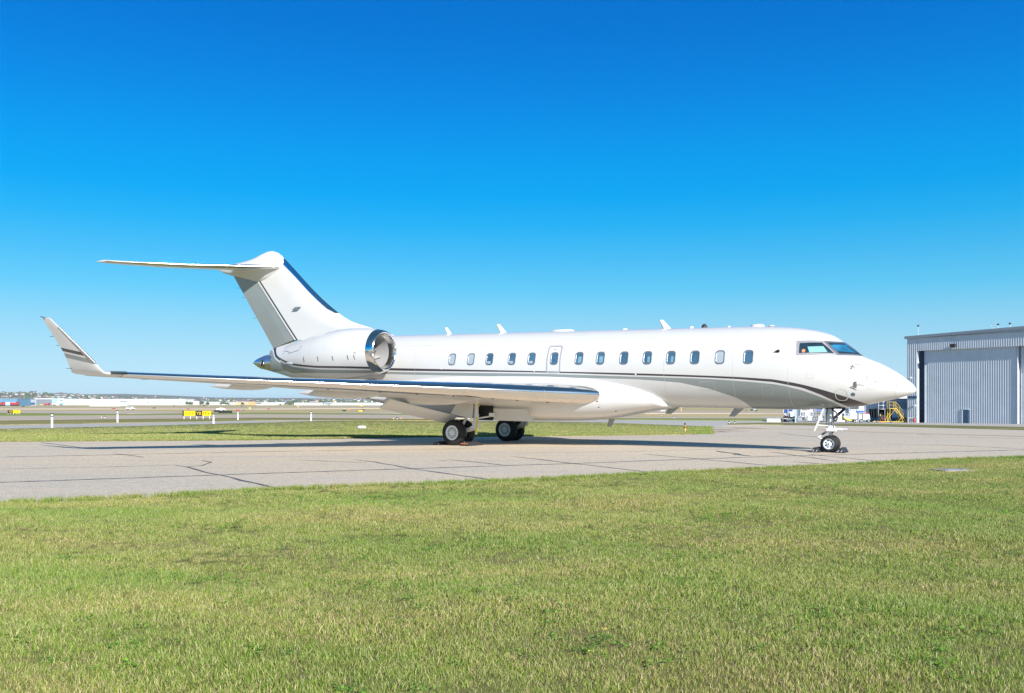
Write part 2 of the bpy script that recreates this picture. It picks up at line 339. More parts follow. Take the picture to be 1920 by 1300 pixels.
strip('near_green_strip', [(980, 785), (1130, 784.8), (1330, 784.8), (1470, 785)], [(980, 787.2), (1130, 787.4), (1330, 788.8), (1470, 790.2)], MAT['green'], rows=3, lift=0.03)
strip('far_runway', [(-900, 771), (0, 770.5), (240, 771), (390, 775)], [(-900, 775), (0, 774.4), (240, 776.4), (390, 776)], MAT['pink'], rows=2)
strip('far_road', [(580, 775), (720, 772.5), (1000, 772), (1330, 771.6), (1480, 772.4)], [(580, 775.8), (720, 775.6), (1000, 775.2), (1330, 775.4), (1480, 776)], MAT['pink'], rows=2)
strip('distant_runway', [(-900, 764.4), (0, 764.5), (240, 765), (480, 764.7), (700, 763.4), (900, 763.2)], [(-900, 767), (0, 767), (240, 766.8), (480, 767.2), (700, 765.8), (900, 765.4)], MAT['pink'], rows=2)
strip('faded_line', [(1380, 803.6), (1485, 804), (1650, 810.6), (1790, 814.4), (1920, 818.2), (2300, 829)], [(1380, 804.3), (1485, 804.7), (1650, 811.5), (1790, 815.4), (1920, 819.4), (2300, 830.6)], MAT['faded'], rows=1, lift=0.004)

# tar-sealed joints and cracks of the taxiway
SEAMS = [([(-300, 915), (0, 905), (240, 897), (475, 888.8), (700, 881.5), (955, 873.3), (1120, 868), (1335, 860), (1435, 856.5), (1590, 852.5), (1920, 843.8), (2300, 834)], .13),
 ([(0, 857.5), (240, 852.5), (480, 847.5), (692, 844), (900, 841.5)], .12), ([(327, 872.5), (350, 876), (385, 886), (410, 891), (480, 907), (527, 918)], .11),
 ([(380, 863.7), (395, 867), (377, 873.7), (347, 876)], .09), ([(213, 851), (241, 853.7), (271, 857.5)], .12), ([(662, 862.5), (700, 866.5), (775, 879.5), (850, 890), (930, 901.5)], .10),
 ([(555, 863), (685, 868)], .08), ([(820, 864.5), (847, 862.5), (950, 873)], .09), ([(960, 856), (1080, 870), (1215, 885.5)], .11), ([(1207, 851.7), (1310, 861), (1440, 873)], .10),
 ([(1342, 846), (1380, 851), (1392, 854), (1407, 855)], .3), ([(1440, 847), (1575, 866)], .09), ([(1515, 852), (1655, 866)], .09), ([(1487, 866), (1545, 870.5)], .08), ([(75, 830), (110, 834), (160, 840.5)], .10),
 ([(1815, 821), (1920, 822.5), (2100, 826)], .13), ([(1640, 832), (1760, 834.5), (1920, 842)], .10), ([(0, 880), (200, 876), (330, 872.7)], .06), ([(960, 850.5), (1200, 846.5), (1500, 838)], .05),
 ([(1460, 812), (1490, 816), (1560, 822)], .12), ([(1300, 804), (1340, 808), (1370, 811)], .2), ([(1720, 815), (1752, 816.4)], .22), ([(1360, 805.5), (1405, 807)], .25)]
for pl, wd in SEAMS:
    pts = []
    for (a, b) in zip(pl[:-1], pl[1:]):
        k = max(2, int(abs(b[0] - a[0]) / 18))
        pts += [spot(lerp(a[0], b[0], i / k), lerp(a[1], b[1], i / k)) for i in range(k)]
    pts.append(spot(*pl[-1])); mb = MB(); rings = []
    for i, P in enumerate(pts):
        d = (pts[min(i+1, len(pts)-1)] - pts[max(i-1, 0)]); d.z = 0; d.normalize(); q = Vector((-d.y, d.x, 0))
        w_ = wd * (0.18 + 0.34 * random.random()) * (0.35 if i in (0, len(pts)-1) else 1); j = q * (random.random() - .5) * wd * .5
        A = P + q * w_ + j; B = P - q * w_ + j
        rings.append([(A.x, A.y, A.z + .005), (B.x, B.y, B.z + .005)])
    mb.ring(rings, close=False); tag(mb.build('tar_seam', MAT['tar']), kind='structure')

MAT['dirt'] = M('bare_dirt', (0.34, 0.24, 0.15), 0.95, var=.3, scale=2)
for x, y, rx, ry in ((1352, 805.5, 1.6, 1.0), (1385, 803.2, 2.4, .9), (1342, 810.2, 1.0, .4), (1365, 808.6, 1.8, .35), (1400, 802.3, 1.2, .5), (1425, 805, .9, .25)):
    P = spot(x, y); mb = MB(); n = 18; k_ = [random.uniform(.5, 1.15) for _ in range(n)]
    mb.add([(P.x + rx*k_[j]*cos(2*pi*j/n), P.y + ry*1.6*k_[j]*sin(2*pi*j/n), gz(P.x + rx*k_[j]*cos(2*pi*j/n), P.y + ry*1.6*k_[j]*sin(2*pi*j/n)) + .010) for j in range(n)] + [(P.x, P.y, P.z + .012)], [(j, (j+1) % n, n) for j in range(n)], True); tag(mb.build('dirt_patch', MAT['dirt']), kind='structure')
# ------------------------------------------------------------------ hills and the far suburb
def atd(x, Y): return (x - CX) / FPX * Y
def hz(y, Y): return CAM_H + (HY - y) / FPX * Y
MAT['hill'] = grass_mat('hill_grass', (0.10, 0.12, 0.07), (0.16, 0.165, 0.10), (0.20, 0.18, 0.12), s1=0.004, s2=0.02, stretch=(0.5, 1, 1), fine=1)
def ridge(name, pl, Y0, Y1, Y2, mat):
    mb = MB(); rings = []
    for i in range(140):
        x = pl[0][0] + (pl[-1][0] - pl[0][0]) * i / 139; top = hz(poly_at(pl, x), Y1) + random.uniform(-.6, .6); r = []
        for k in range(13):
            t = k / 12; Y = lerp(Y0, Y2, t); tt = (Y - Y0) / (Y1 - Y0) if Y < Y1 else 1 - (Y - Y1) / (Y2 - Y1)
            r.append((atd(x, Y1) * (Y / Y1), Y, -5.0 + (top + 5.0) * sstep(0, 1, tt)))
        rings.append(r)
    mb.ring(rings, close=False); return tag(mb.build(name, mat), kind='structure')
R1 = [(-1500, 735), (-600, 734), (0, 738.6), (70, 738.8), (110, 740), (170, 744.6), (260, 748.4), (350, 750.2), (480, 751), (600, 751.5), (900, 752.5)]
R2 = [(-900, 748), (100, 741), (180, 739.4), (235, 738.9), (300, 741), (350, 743.2), (400, 745.6), (480, 746.4), (560, 746.5), (640, 748.5), (760, 751), (1000, 752.5), (1500, 752.6), (2600, 752)]
ridge('hillside', R1, 1900, 3200, 4200, MAT['hill']); ridge('far_hills', R2, 4600, 6000, 8000, MAT['hill'])
def hill_z(X, Y):
    x = CX + X / Y * FPX; top = hz(poly_at(R1, x), 3200); return -5.0 + (top + 5.0) * sstep(0, 1, (Y - 1900) / 1300)
HW = [M('house_wall_' + n, c, 0.8, var=0.05) for n, c in (('white', (.62, .62, .60)), ('beige', (.50, .46, .40)), ('grey', (.38, .40, .42)), ('tan', (.45, .36, .28)))]
HR = [M('house_roof_' + n, c, 0.8, var=0.1) for n, c in (('brown', (.16, .12, .10)), ('grey', (.14, .15, .17)), ('slate', (.10, .11, .13)))]
protos = []
for wi in range(4):
    for ri in range(3):
        mb = MB(); w_, d_, h_ = 10, 9, 6
        mb.box((0, 0, h_/2), (w_, d_, h_)); mb.mi = 1
        mb.add([(-w_/2-.4, -d_/2-.4, h_), (w_/2+.4, -d_/2-.4, h_), (w_/2+.4, d_/2+.4, h_), (-w_/2-.4, d_/2+.4, h_), (-w_/2+1, 0, h_+3), (w_/2-1, 0, h_+3)], [(0,1,5,4), (2,3,4,5), (1,2,5), (3,0,4), (0,3,2,1)])
        protos.append(mb)
pm = []
hn = 0
for i in range(300):
    x = random.uniform(-40, 480) if i < 240 else random.uniform(480, 740); Y = random.uniform(2150, 3250); X = atd(x, Y)
    k = i % 12
    if len(pm) <= k:
        o = protos[k].build('house', [HW[k // 3], HR[k % 3]]); pm.append(o)
    else: o = pm[k].copy(); COL.objects.link(o)
    o.location = (X, Y, hill_z(X, Y) - .3); o.rotation_euler = (0, 0, random.choice((0, .4, -.5, 1.5)) + random.uniform(-.2, .2)); sc_ = random.uniform(.65, 1.1); o.scale = (sc_, sc_, sc_)
    tag(o, 'small %s house with a %s roof on the far suburban hillside' % (('white', 'beige', 'grey', 'tan')[k // 3], ('brown', 'grey', 'slate')[k % 3]), 'house', 'houses on the far hillside')
MAT['wood_far'] = M('far_tree_leaves', (0.085, 0.12, 0.07), 0.9, var=0.35, scale=0.05)
mb = MB()
def clump(mb, c, r, hgt):
    n = 6; rings = []
    for a in range(4):
        f = (0.7, 1.0, 0.75, 0.15)[a]; z = (0, .35, .72, 1.0)[a]
        rings.append([(c[0] + r*f*cos(6.283*j/n)*random.uniform(.7, 1.25), c[1] + r*f*sin(6.283*j/n)*random.uniform(.7, 1.25), c[2] + hgt*z*random.uniform(.9, 1.1)) for j in range(n)])
    mb.ring(rings, True, False, True, False)
for i in range(1000):
    x = random.uniform(-60, 800); Y = random.uniform(2050, 3350); X = atd(x, Y); clump(mb, (X, Y, hill_z(X, Y) - .5), random.uniform(3, 6), random.uniform(4, 8))
tag(mb.build('far_trees', MAT['wood_far']), 'mass of trees among the houses of the far suburb', 'trees', kind='stuff')

# ------------------------------------------------------------------ far buildings of the airfield
def bldg(name, label, x0, x1, yt, Y, mat, depth=40, slope=0.0, roof=None, doors=(), bands=(), cat='building', ground=None, rot=0):
    Y *= 1.62; X0, X1 = atd(x0, Y), atd(x1, Y); zb = gz((X0+X1)/2, Y) if ground is None else ground; zt = hz(yt, Y); h = zt - zb; w_ = X1 - X0
    r = empty(name, ((X0+X1)/2, Y, zb), label, cat)
    mb = MB(); mb.prism([(-w_/2, 0, -.5), (w_/2, 0, -.5), (w_/2, 0, h - slope), (-w_/2, 0, h)], (0, 0, 0), (0, depth, 0)); mb.build('wall', mat, r)
    mb = MB(); mb.prism([(-w_/2-.3, 0, h+.02), (w_/2+.3, 0, h - slope+.02), (w_/2+.3, 0, h - slope+.5), (-w_/2-.3, 0, h+.5)], (0, -.3, 0), (0, depth+.6, 0)); mb.build('roof', roof or MAT['roof'], r)
    for (a, b, t0, t1, mm, nm) in doors:
        mb = MB(); u0 = atd(a, Y) - (X0+X1)/2; u1 = atd(b, Y) - (X0+X1)/2; q0 = hz(t1, Y) - zb; q1 = hz(t0, Y) - zb
        mb.box(((u0+u1)/2, -.12, (q0+q1)/2), (u1-u0, .3, q1-q0)); mb.build(nm, mm, r)
    return r
DK = MAT['blackp']
bldg('hangar', 'bright blue far hangar with pale doors at the left edge', -40, 32, 748.2, 700, MAT['bblue'], doors=[(8, 18, 754.5, 759, MAT['bldg'], 'door'), (20, 30, 754.5, 759, MAT['bldg'], 'door'), (-20, -6, 754.5, 759, MAT['bldg'], 'door')])
bldg('shed', 'grey far shed with a wide dark opening beside the blue hangar', 32.5, 68, 749.5, 720, MAT['bgrey'], doors=[(34, 65.5, 755, 759.3, MAT['door'], 'door')])
bldg('office_block', 'white far block with a pale blue glass corner and flat blue roof', 66, 120, 747.4, 800, MAT['bldg'], roof=MAT['bblue'], doors=[(98, 108, 748, 757, MAT['ltblue'], 'window'), (113, 118, 750, 752.5, MAT['bblue'], 'window'), (112, 120, 754.5, 758.3, MAT['ltblue'], 'window')])
bldg('warehouse', 'very long white warehouse with a row of dark loading docks', 121, 346, 749.3, 850, MAT['bldg'], slope=-0.2, roof=MAT['bldg'],
     doors=[(122 + k*2.85, 123.6 + k*2.85, 755.8, 757.8, MAT['bgrey'], 'loading_dock') for k in range(16)] + [(276, 280, 752, 757.5, MAT['ltblue'], 'window'), (336, 341, 752.5, 757.5, MAT['ltblue'], 'window')] + [(284 + k*7, 286 + k*7, 756, 757.8, MAT['bgrey'], 'loading_dock') for k in range(7)])
bldg('barn', 'low pale shed with a sloped roof standing before the white warehouse', 168, 226, 751.6, 640, MAT['bldg'], depth=18, slope=1.0, doors=[(195, 195.6, 752.5, 760.5, MAT['bgrey'], 'wall_seam'), (222, 225, 756, 760, MAT['bgrey'], 'door')])
bldg('depot', 'small white depot between dark bushes right of the long warehouse', 352, 372, 752.5, 900, MAT['bldg'])
bldg('depot', 'white depot with flat roof right of the tall light mast', 392, 428, 754, 880, MAT['bldg'])
bldg('store_building', 'brown low store building beside the orange one', 432, 466, 754, 900, MAT['btan'])
bldg('store_building', 'orange tan store building with a square front', 466.5, 479, 753.8, 860, M('orange_wall', (.62, .36, .16), .7))
bldg('store_building', 'pale store building with a dark green panel on its front', 480, 520, 755.2, 840, MAT['bldg'], doors=[(480.5, 490, 756, 757.6, MAT['blackp'], 'panel')])
bldg('terminal', 'long white terminal with many narrow dark bays under the tail planes', 552, 760, 756.2, 800, MAT['bldg'], roof=MAT['bldg'], doors=[(553 + k*5.2, 555 + k*5.2, 757.6, 760, MAT['bgrey'], 'bay') for k in range(38)])
bldg('cargo_building', 'far blue cargo building under the forward fuselage', 1371, 1384, 763.6, 420, MAT['bblue'], depth=20)
bldg('cargo_building', 'far bright blue building left of the fuel truck', 1446, 1472, 763.2, 420, MAT['bblue'], depth=20, doors=[(1452, 1454, 764, 768, MAT['bldg'], 'door'), (1460, 1463, 764, 768, MAT['bldg'], 'door')])
bldg('cargo_building', 'white far building seen under the belly behind the blade antenna', 1225, 1368, 763.4, 520, MAT['bldg'], depth=20, doors=[(1250, 1262, 764, 766, MAT['bgrey'], 'door'), (1282, 1284, 764, 766, MAT['red'], 'door')])

# ------------------------------------------------------------------ the air: thin haze over the whole airfield and hills
hm = bpy.data.materials.new('haze_air'); hm.use_nodes = True; ht = hm.node_tree; ht.nodes.clear()
ho = ht.nodes.new('ShaderNodeOutputMaterial'); pv = ht.nodes.new('ShaderNodeVolumePrincipled'); pv.inputs['Density'].default_value = 6e-5; pv.inputs['Color'].default_value = (0.72, 0.86, 1.0, 1)
ht.links.new(pv.outputs[0], ho.inputs['Volume'])
tag(MB().box((0, 0, 23.5), (90000, 90000, 73)).build('haze', hm), 'thin pale haze filling the air over the airfield', 'haze', kind='stuff')

# ================================================================== HANGAR ON THE RIGHT
strip('apron', [(1395, 786), (1440, 782), (1560, 781), (1700, 781), (1920, 783), (2900, 790)], [(1395, 794), (1440, 793.4), (1660, 796), (1920, 801.8), (2900, 826.3)], MAT['road'], rows=6, lift=0.006)
HP = Vector((57.06, 134.0, -1.52)); HT = Vector((0.56, -0.8285, 0)); HN = Vector((-0.8285, -0.56, 0))
def hd(x): return ((x - CX) * 134 - 1740 * 57.06) / (1740 * .56 + .8285 * (x - CX))
def hzz(y, d): return CAM_H + (HY - y) / FPX * (134 - .8285 * d)
def hpt(d, off, z): p = HP + HT * d + HN * off; return (p.x, p.y, z)
TOP = lambda d: 10.62 + 0.022 * d
def corr(d0, d1, zb, zt, off, pitch=0.32, dep=0.05):
    mb = MB(); k = 0; d = d0; lo, hi = [], []
    while d <= d1 + 1e-6:
        o = off + (dep if k % 2 else 0); zz = zt(d) if callable(zt) else zt
        lo.append(hpt(d, o, zb)); hi.append(hpt(d, o, zz)); d += pitch / 2; k += 1
    mb.ring([lo, hi], close=False, smooth=False); return mb
hg = empty('hangar', HP, 'large ribbed metal hangar with tall sliding doors at the right edge', 'hangar')
def hbuild(mb, name, mat): return mb.build(name, mat, hg, (-HP.x, -HP.y, -HP.z))
def hbox(d0, d1, o0, o1, z0, z1):
    mb = MB(); vs = [hpt(d, o, z) for z in (z0, z1) for (d, o) in ((d0, o0), (d1, o0), (d1, o1), (d0, o1))]
    return mb.add(vs, [(0,1,2,3), (4,7,6,5), (0,4,5,1), (1,5,6,2), (2,6,7,3), (3,7,4,0)], False)
HB = 8.80
hbuild(corr(0, 1.62, -1.6, TOP, 0), 'wall_panel', MAT['clad']); hbuild(corr(1.64, 46, HB, TOP, 0), 'header_panel', MAT['clad'])
hbuild(hbox(-.02, 1.62, -.02, -.4, -1.6, 10.4), 'pier', MAT['cladd']); hbuild(hbox(1.62, 46, -.02, -.12, HB, 10.5), 'lintel', MAT['cladd'])
hbuild(hbox(0, 46, -1.6, -40, -1.6, 10.4), 'wall', MAT['door'])
hbuild(hbox(-.25, 46, .22, -40, 10.62, 10.66), 'roof', MAT['roof'])
mb = MB(); mb.add([hpt(-.3, .24, TOP(0)-.02), hpt(46, .24, TOP(46)-.02), hpt(46, .24, TOP(46)+.36), hpt(-.3, .24, TOP(0)+.36), hpt(-.3, -40, TOP(0)-.02), hpt(46, -40, TOP(46)-.02), hpt(46, -40, TOP(46)+.36), hpt(-.3, -40, TOP(0)+.36)], [(0,1,2,3), (4,7,6,5), (3,2,6,7), (0,3,7,4), (1,5,6,2), (0,4,5,1)], False)
hbuild(mb, 'eave', MAT['roof'])
da = hbuild(corr(2.60, 15.5, -1.5, HB + .3, -.42), 'sliding_door', MAT['clad'])
hbuild(hbox(2.5, 2.60, -.30, -.75, -1.5, HB + .3), 'door_edge', MAT['clad']); hbuild(hbox(15.5, 15.62, -.28, -.75, -1.5, HB + .3), 'door_edge', MAT['clad'])
hbuild(corr(15.7, 30, -1.5, HB + .3, -.85), 'sliding_door', MAT['clad']); hbuild(hbox(30, 30.1, -.7, -1.2, -1.5, HB + .3), 'door_edge', MAT['clad']); hbuild(corr(30.2, 46, -1.5, HB + .3, -1.2), 'sliding_door', MAT['clad'])
hbuild(hbox(.1, 1.55, .09, .07, 2.0, 2.35), 'wall_band', MAT['door'])
pd = hbuild(hbox(hd(1802.5), hd(1813.5), -.33, -.40, -1.5, hzz(768.5, 8.5)), 'personnel_door', MAT['door'])
fr = hbuild(hbox(hd(1801), hd(1802.4), -.30, -.42, -1.5, hzz(767.5, 8.5)), 'door_frame', MAT['bldg'])
mb = hbox(hd(1801), hd(1815), -.30, -.42, hzz(768.4, 8.5), hzz(767.2, 8.5)); hbuild(mb, 'door_frame', MAT['bldg'])
h_ = hbox(hd(1812.2), hd(1812.9), -.28, -.33, -.55, -.25).build('door_handle', MAT['steel'], pd, (-HP.x, -HP.y, -HP.z))
mb = hbox(hd(1785), hd(1794), .55, .12, 9.05, 9.5); hbuild(mb, 'floodlight', MAT['rubber'])
mb = hbox(hd(1788), hd(1791), .12, .05, 9.1, 9.4); hbuild(mb, 'floodlight_bracket', MAT['steel'])
mb = hbox(.35, .75, .25, .07, 4.9, 5.1); hbuild(mb, 'wall_lamp', MAT['bldg']); mb = hbox(1.1, 1.4, .25, .07, .9, 1.1); hbuild(mb, 'wall_lamp', MAT['bldg'])
for x, hh, lab in ((1717, 1.35, 'thin roof antenna with a dark head at the left end of the hangar roof'), (1858, .62, 'small hooked vent pipe on the hangar roof, leftmost of its three'), (1867, .62, 'small roof vent beside the hooked pipe on the hangar roof'), (1889, .6, 'small roof vent nearest the right edge of the photo')):
    d = hd(x); p = Vector(hpt(d, -.6, TOP(d) + .3)); r = empty('roof_vent' if hh < 1 else 'roof_antenna', p, lab, 'roof vent' if hh < 1 else 'antenna')
    MB().cyl((0, 0, 0), (0, 0, hh), .035, n=6).build('mast', MAT['steel'], r)
    if hh > 1: MB().lathe([(0, .05), (.1, .16), (.22, .14), (.3, .02)], (0, 0, hh), (0, 0, 1), 8, True, True, True).build('head', MAT['rubber'], r)
    elif x == 1858: MB().tube([(0, 0, hh), (-.25, 0, hh), (-.25, 0, hh-.2)], .05, 6).build('hood', MAT['steel'], r)
    else: MB().lathe([(0, .06), (.06, .17), (.18, .14), (.26, .02)], (0, 0, hh-.1), (0, 0, 1), 8, True, True, True).build('hood', MAT['rubber'], r)

# low workshop joined to the hangar, open-fronted
YB = 141.0
def bx_(x0, x1, y0, y1, dep, mb=None, Y=YB, fwd=0):
    """box whose front face spans these sight lines at distance Y"""
    mb = mb or MB(); X0, X1, z0, z1 = atd(x0, Y), atd(x1, Y), hz(y1, Y), hz(y0, Y)
    return mb.box(((X0+X1)/2, Y - fwd + dep/2, (z0+z1)/2), (X1-X0, dep, z1-z0))
BO = Vector((atd(1655, YB), YB, -1.52)); bo = (-BO.x, -BO.y, -BO.z)
lo = empty('workshop', BO, 'low grey workshop with an open dark bay between the nose wheel and the hangar', 'building')
bx_(1603, 1701, 748, 767, .25).build('upper_wall', MAT['cladd'], lo, bo); bx_(1603, 1629, 767, 791.5, .24, fwd=-.01).build('side_wall', MAT['cladd'], lo, bo)
bx_(1629, 1701, 783, 791.5, .3, fwd=.02).build('lower_wall', M('grey_blue_wall', (.20, .28, .36), .6), lo, bo)
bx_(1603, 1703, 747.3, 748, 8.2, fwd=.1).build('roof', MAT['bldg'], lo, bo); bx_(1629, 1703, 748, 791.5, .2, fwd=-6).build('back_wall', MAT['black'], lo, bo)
mb = MB()
for k in range(40): bx_(1603.2 + k*2.45, 1604.2 + k*2.45, 748.6, 766.6, .06, mb, fwd=.05)
mb.build('wall_rib', MAT['cladd'], lo, bo)['kind'] = 'stuff'
for x, w_, mm in ((1636.5, 1.6, 'wood'), (1640.5, 1.6, 'concrete'), (1644.8, 2.2, 'wood'), (1650, 2.4, 'wood'), (1653.4, 1.2, 'orange'), (1632.5, .8, 'wood')):
    tag(bx_(x - w_/2, x + w_/2, 767.6, 782.6, .12, fwd=-1.2 - .05*x % .3).build('board', MAT[mm], lo, bo))
bx_(1659, 1665, 774, 783, .5, fwd=-2).build('cabinet', MAT['bgrey'], lo, bo)
bldg('storehouse', 'white storehouse wall showing above the workshop behind the nose', 1640, 1712, 738, 105, MAT['bldg'], depth=15, roof=MAT['bldg'])

# ================================================================== EQUIPMENT ON THE RIGHT APRON
AZ = -1.5
def ap(x, Y=138.0): return Vector((atd(x, Y), Y, gz(atd(x, Y), Y) + .01))
def wheel(mb, c, r, w_, ax=(0, 1, 0), n=14):
    a = Vector(ax); c = Vector(c)
    mb.lathe([(-w_/2, r*.55), (-w_/2, r*.9), (-w_*.3, r), (w_*.3, r), (w_/2, r*.9), (w_/2, r*.55)], c, a, n, True, True, True)
def tyre_part(parent, c, r, w_, ax=(0, 1, 0), n=14):
    mb = MB(); wheel(mb, c, r, w_, ax, n); t = mb.build('wheel', MAT['tyre'], parent)
    m2 = MB(); a = Vector(ax).normalized(); c = Vector(c); m2.cyl(c - a*(w_/2+.012), c + a*(w_/2+.012), r*.5, n=10); m2.build('hub', MAT['steel'], t); return t

# concrete barrier, tyre block
P = ap(1450); o = empty('barrier', P, 'white concrete barrier lying on the apron left of the fuel truck', 'barrier')
MB().prism([(-1.02, -.3, 0), (-1.02, .3, 0), (-1.02, .22, .2), (-1.02, .1, .52), (-1.02, -.1, .52), (-1.02, -.22, .2)], (0, 0, 0), (2.04, 0, 0)).build('block', MAT['concrete'], o)
for s_ in (-.6, .6): MB().box((s_, -.02, .535), (.2, .1, .04)).build('lifting_eye', MAT['steel'], o)
P = ap(1466); o = empty('wheel_chock_block', P, 'dark rubber block between the white barrier and the fuel truck', 'block')
MB().prism([(-.25, -.2, 0), (.25, -.2, 0), (.2, -.2, .45), (-.22, -.2, .45)], (0, 0, 0), (0, .4, 0)).build('rubber_block', MAT['rubber'], o); MB().tube([(-.15, -.22, .46), (0, -.22, .56), (.15, -.22, .46)], .02, 6).build('rope_handle', MAT['steel'], o)

# fuel truck seen from behind
P = ap(1479, 140); o = empty('fuel_truck', P, 'white and blue fuel truck seen from behind with a rear ladder', 'truck', rz=-.34)
MB().box((0, 2.2, .62), (1.5, 4.6, .2)).build('chassis', MAT['blackp'], o)
mb = MB(); mb.ring([[(.86*cos(a)*(1 if abs(cos(a)) < .8 else .97), y, 1.75 + .98*sin(a)) for a in [2*pi*i/24 for i in range(24)]] for y in (.1, 4.4)], True, True, True); mb.build('tank', MAT['white'], o)
MB().box((-.45, .07, 1.75), (.42, .06, .8)).build('blue_panel', MAT['blue'], o); MB().box((.3, .07, 1.85), (.5, .06, .45)).build('blue_panel', MAT['blue'], o)
mb = MB(); mb.tube([(-.25, -.05, .5), (-.25, -.05, 2.7)], .025, 6); mb.tube([(.02, -.05, .5), (.02, -.05, 2.7)], .025, 6)
for k in range(8): mb.cyl((-.25, -.05, .65 + k*.27), (.02, -.05, .65 + k*.27), .018, n=6)
mb.build('ladder', MAT['blackp'], o); MB().box((.4, 0, 1.1), (.4, .25, .6)).build('pump_cabinet', MAT['bldg'], o); MB().box((0, -.08, .5), (1.7, .12, .16)).build('bumper', MAT['concrete'], o)
for sx in (-.68, .68):
    for y in (.7, 3.6): tyre_part(o, (sx, y, .42), .42, .3, (1, 0, 0))
MB().box((.6, -.02, .75), (.14, .06, .14)).build('tail_lamp', MAT['red'], o); MB().box((-.6, -.02, .75), (.14, .06, .14)).build('tail_lamp', MAT['red'], o)
MB().box((0, 5.2, 1.3), (1.8, 1.5, 1.6)).build('cab', MAT['white'], o)

# second tanker, side view behind the carts
P = ap(1532, 148); o = empty('fuel_truck', P, 'long white tanker with a broad blue band behind the wire carts', 'truck')
MB().box((0, 0, .75), (6.6, 1.6, .2)).build('chassis', MAT['blackp'], o)
MB().ring([[(x, 1.0*cos(a), 2.1 + 1.0*sin(a)) for a in [2*pi*i/24 for i in range(24)]] for x in (-.9, 3.2)], True, True, True).build('tank', MAT['white'], o)
MB().box((1.15, -.99, 1.95), (4.0, .1, .62)).build('blue_band', MAT['blue'], o)
mb = MB(); mb.prism([(-3.0, -.95, .7), (-1.0, -.95, .7), (-1.0, -.95, 2.9), (-2.3, -.95, 2.9), (-2.9, -.95, 1.9)], (0, 0, 0), (0, 1.9, 0)); cb = mb.build('cab', MAT['bldg'], o)
MB().prism([(-2.75, -.96, 1.75), (-1.5, -.96, 1.75), (-1.5, -.96, 2.6), (-2.25, -.96, 2.6)], (0, -.01, 0), (0, .06, 0)).build('side_window', MAT['wscreen'], cb)
for x in (-2.1, 1.4, 2.5): tyre_part(o, (x, -.75, .48), .48, .3)
for x in (-.2, 1.2, 2.6): MB().box((x, -1.02, 1.35), (.35, .1, .35)).build('valve_box', MAT['blackp'], o)

# post and wire carts
o = empty('post', ap(1491.5, 136), 'tall pale square post standing between the fuel truck and the wire carts', 'post')
MB().box((0, 0, 1.2), (.16, .16, 2.4)).build('shaft', MAT['ltblue'], o); MB().box((0, 0, .03), (.3, .3, .06)).build('base_plate', MAT['steel'], o)
for k, (x, lab) in enumerate(((1502, 'wire mesh cart next to the pale square post'), (1520, 'wire mesh cart in the middle of the three'), (1540, 'wire mesh cart just behind the nose gear strut'))):
    o = empty('wire_cart', ap(x, 137.5), lab, 'cart', 'wire mesh carts on the apron')
    w2, dp, hh = .68, .5, 2.0 - .15*k
    mb = MB()
    for sx in (-w2, w2):
        for sy in (-dp, dp): mb.box((sx, sy, hh/2+.1), (.05, .05, hh))
    for z in (.25, .95, hh): 
        for sy in (-dp, dp): mb.box((0, sy, z), (2*w2, .05, .05))
        for sx in (-w2, w2): mb.box((sx, 0, z), (.05, 2*dp, .05))
    mb.build('frame', MAT['steel'], o); mb = MB()
    for q in range(9): mb.box((-w2 + (q+.5)*2*w2/9, -dp, hh*.5+.1), (.018, .018, hh - .3))
    for q in range(6): mb.box((0, -dp, .4 + q*.26), (2*w2, .018, .018))
    mb.build('mesh_panel', MAT['steel'], o)['kind'] = 'stuff'
    MB().box((0, 0, .25), (2*w2-.1, 2*dp-.1, .06)).build('deck', MAT['bgrey'], o); MB().box((-.2, .1, .6), (.6, .5, .6)).build('crate', MAT['bldg'] if k else MAT['bgrey'], o)
    MB().box((.3, .05, 1.25), (.5, .5, .5)).build('crate', MAT['bgrey'], o)
    for sx in (-w2+.1, w2-.1): tyre_part(o, (sx, -dp, .1), .1, .06)

# white ribbed container
o = empty('container', ap(1574, 140), 'white ribbed shipping container behind the nose gear strut', 'container')
MB().box((0, 1.2, 1.25), (2.9, 2.4, 2.5)).build('shell', MAT['bldg'], o)
for k in range(10): MB().box((-1.35 + k*.3, -.03, 1.25), (.1, .06, 2.3)).build('rib', MAT['bldg'], o)
MB().box((0, -.02, 2.48), (2.95, .1, .12)).build('top_rail', MAT['bgrey'], o); MB().box((0, -.02, .06), (2.95, .1, .12)).build('bottom_rail', MAT['bgrey'], o)

# blue rack with coiled hoses
o = empty('hose_rack', ap(1607, 139.4), 'blue steel rack with dark coiled hoses above the ground power cart', 'rack')
mb = MB()
for sx in (-1.2, 1.2): mb.box((sx, 0, 1.25), (.12, .1, 2.5))
for z in (1.35, 1.75, 2.45): mb.box((0, 0, z), (2.4, .1, .08))
mb.build('frame', MAT['bgrey'], o); MB().box((0, .08, 1.9), (2.35, .03, 1.3)).build('back_panel', MAT['cladd'], o); MB().box((.45, -.04, 1.58), (1.1, .06, .24)).build('tray', MAT['blue'], o)
for sx in (-.85, -.4, .05):
    mb = MB(); R_, r_ = .17, .06
    mb.ring([[(sx + (R_ + r_*cos(b))*cos(a), -.08 + r_*sin(b), 2.15 + (R_ + r_*cos(b))*sin(a)) for b in [2*pi*j/6 for j in range(6)]] for a in [2*pi*i/14 for i in range(15)]], True); mb.build('hose_coil', MAT['rubber'], o)

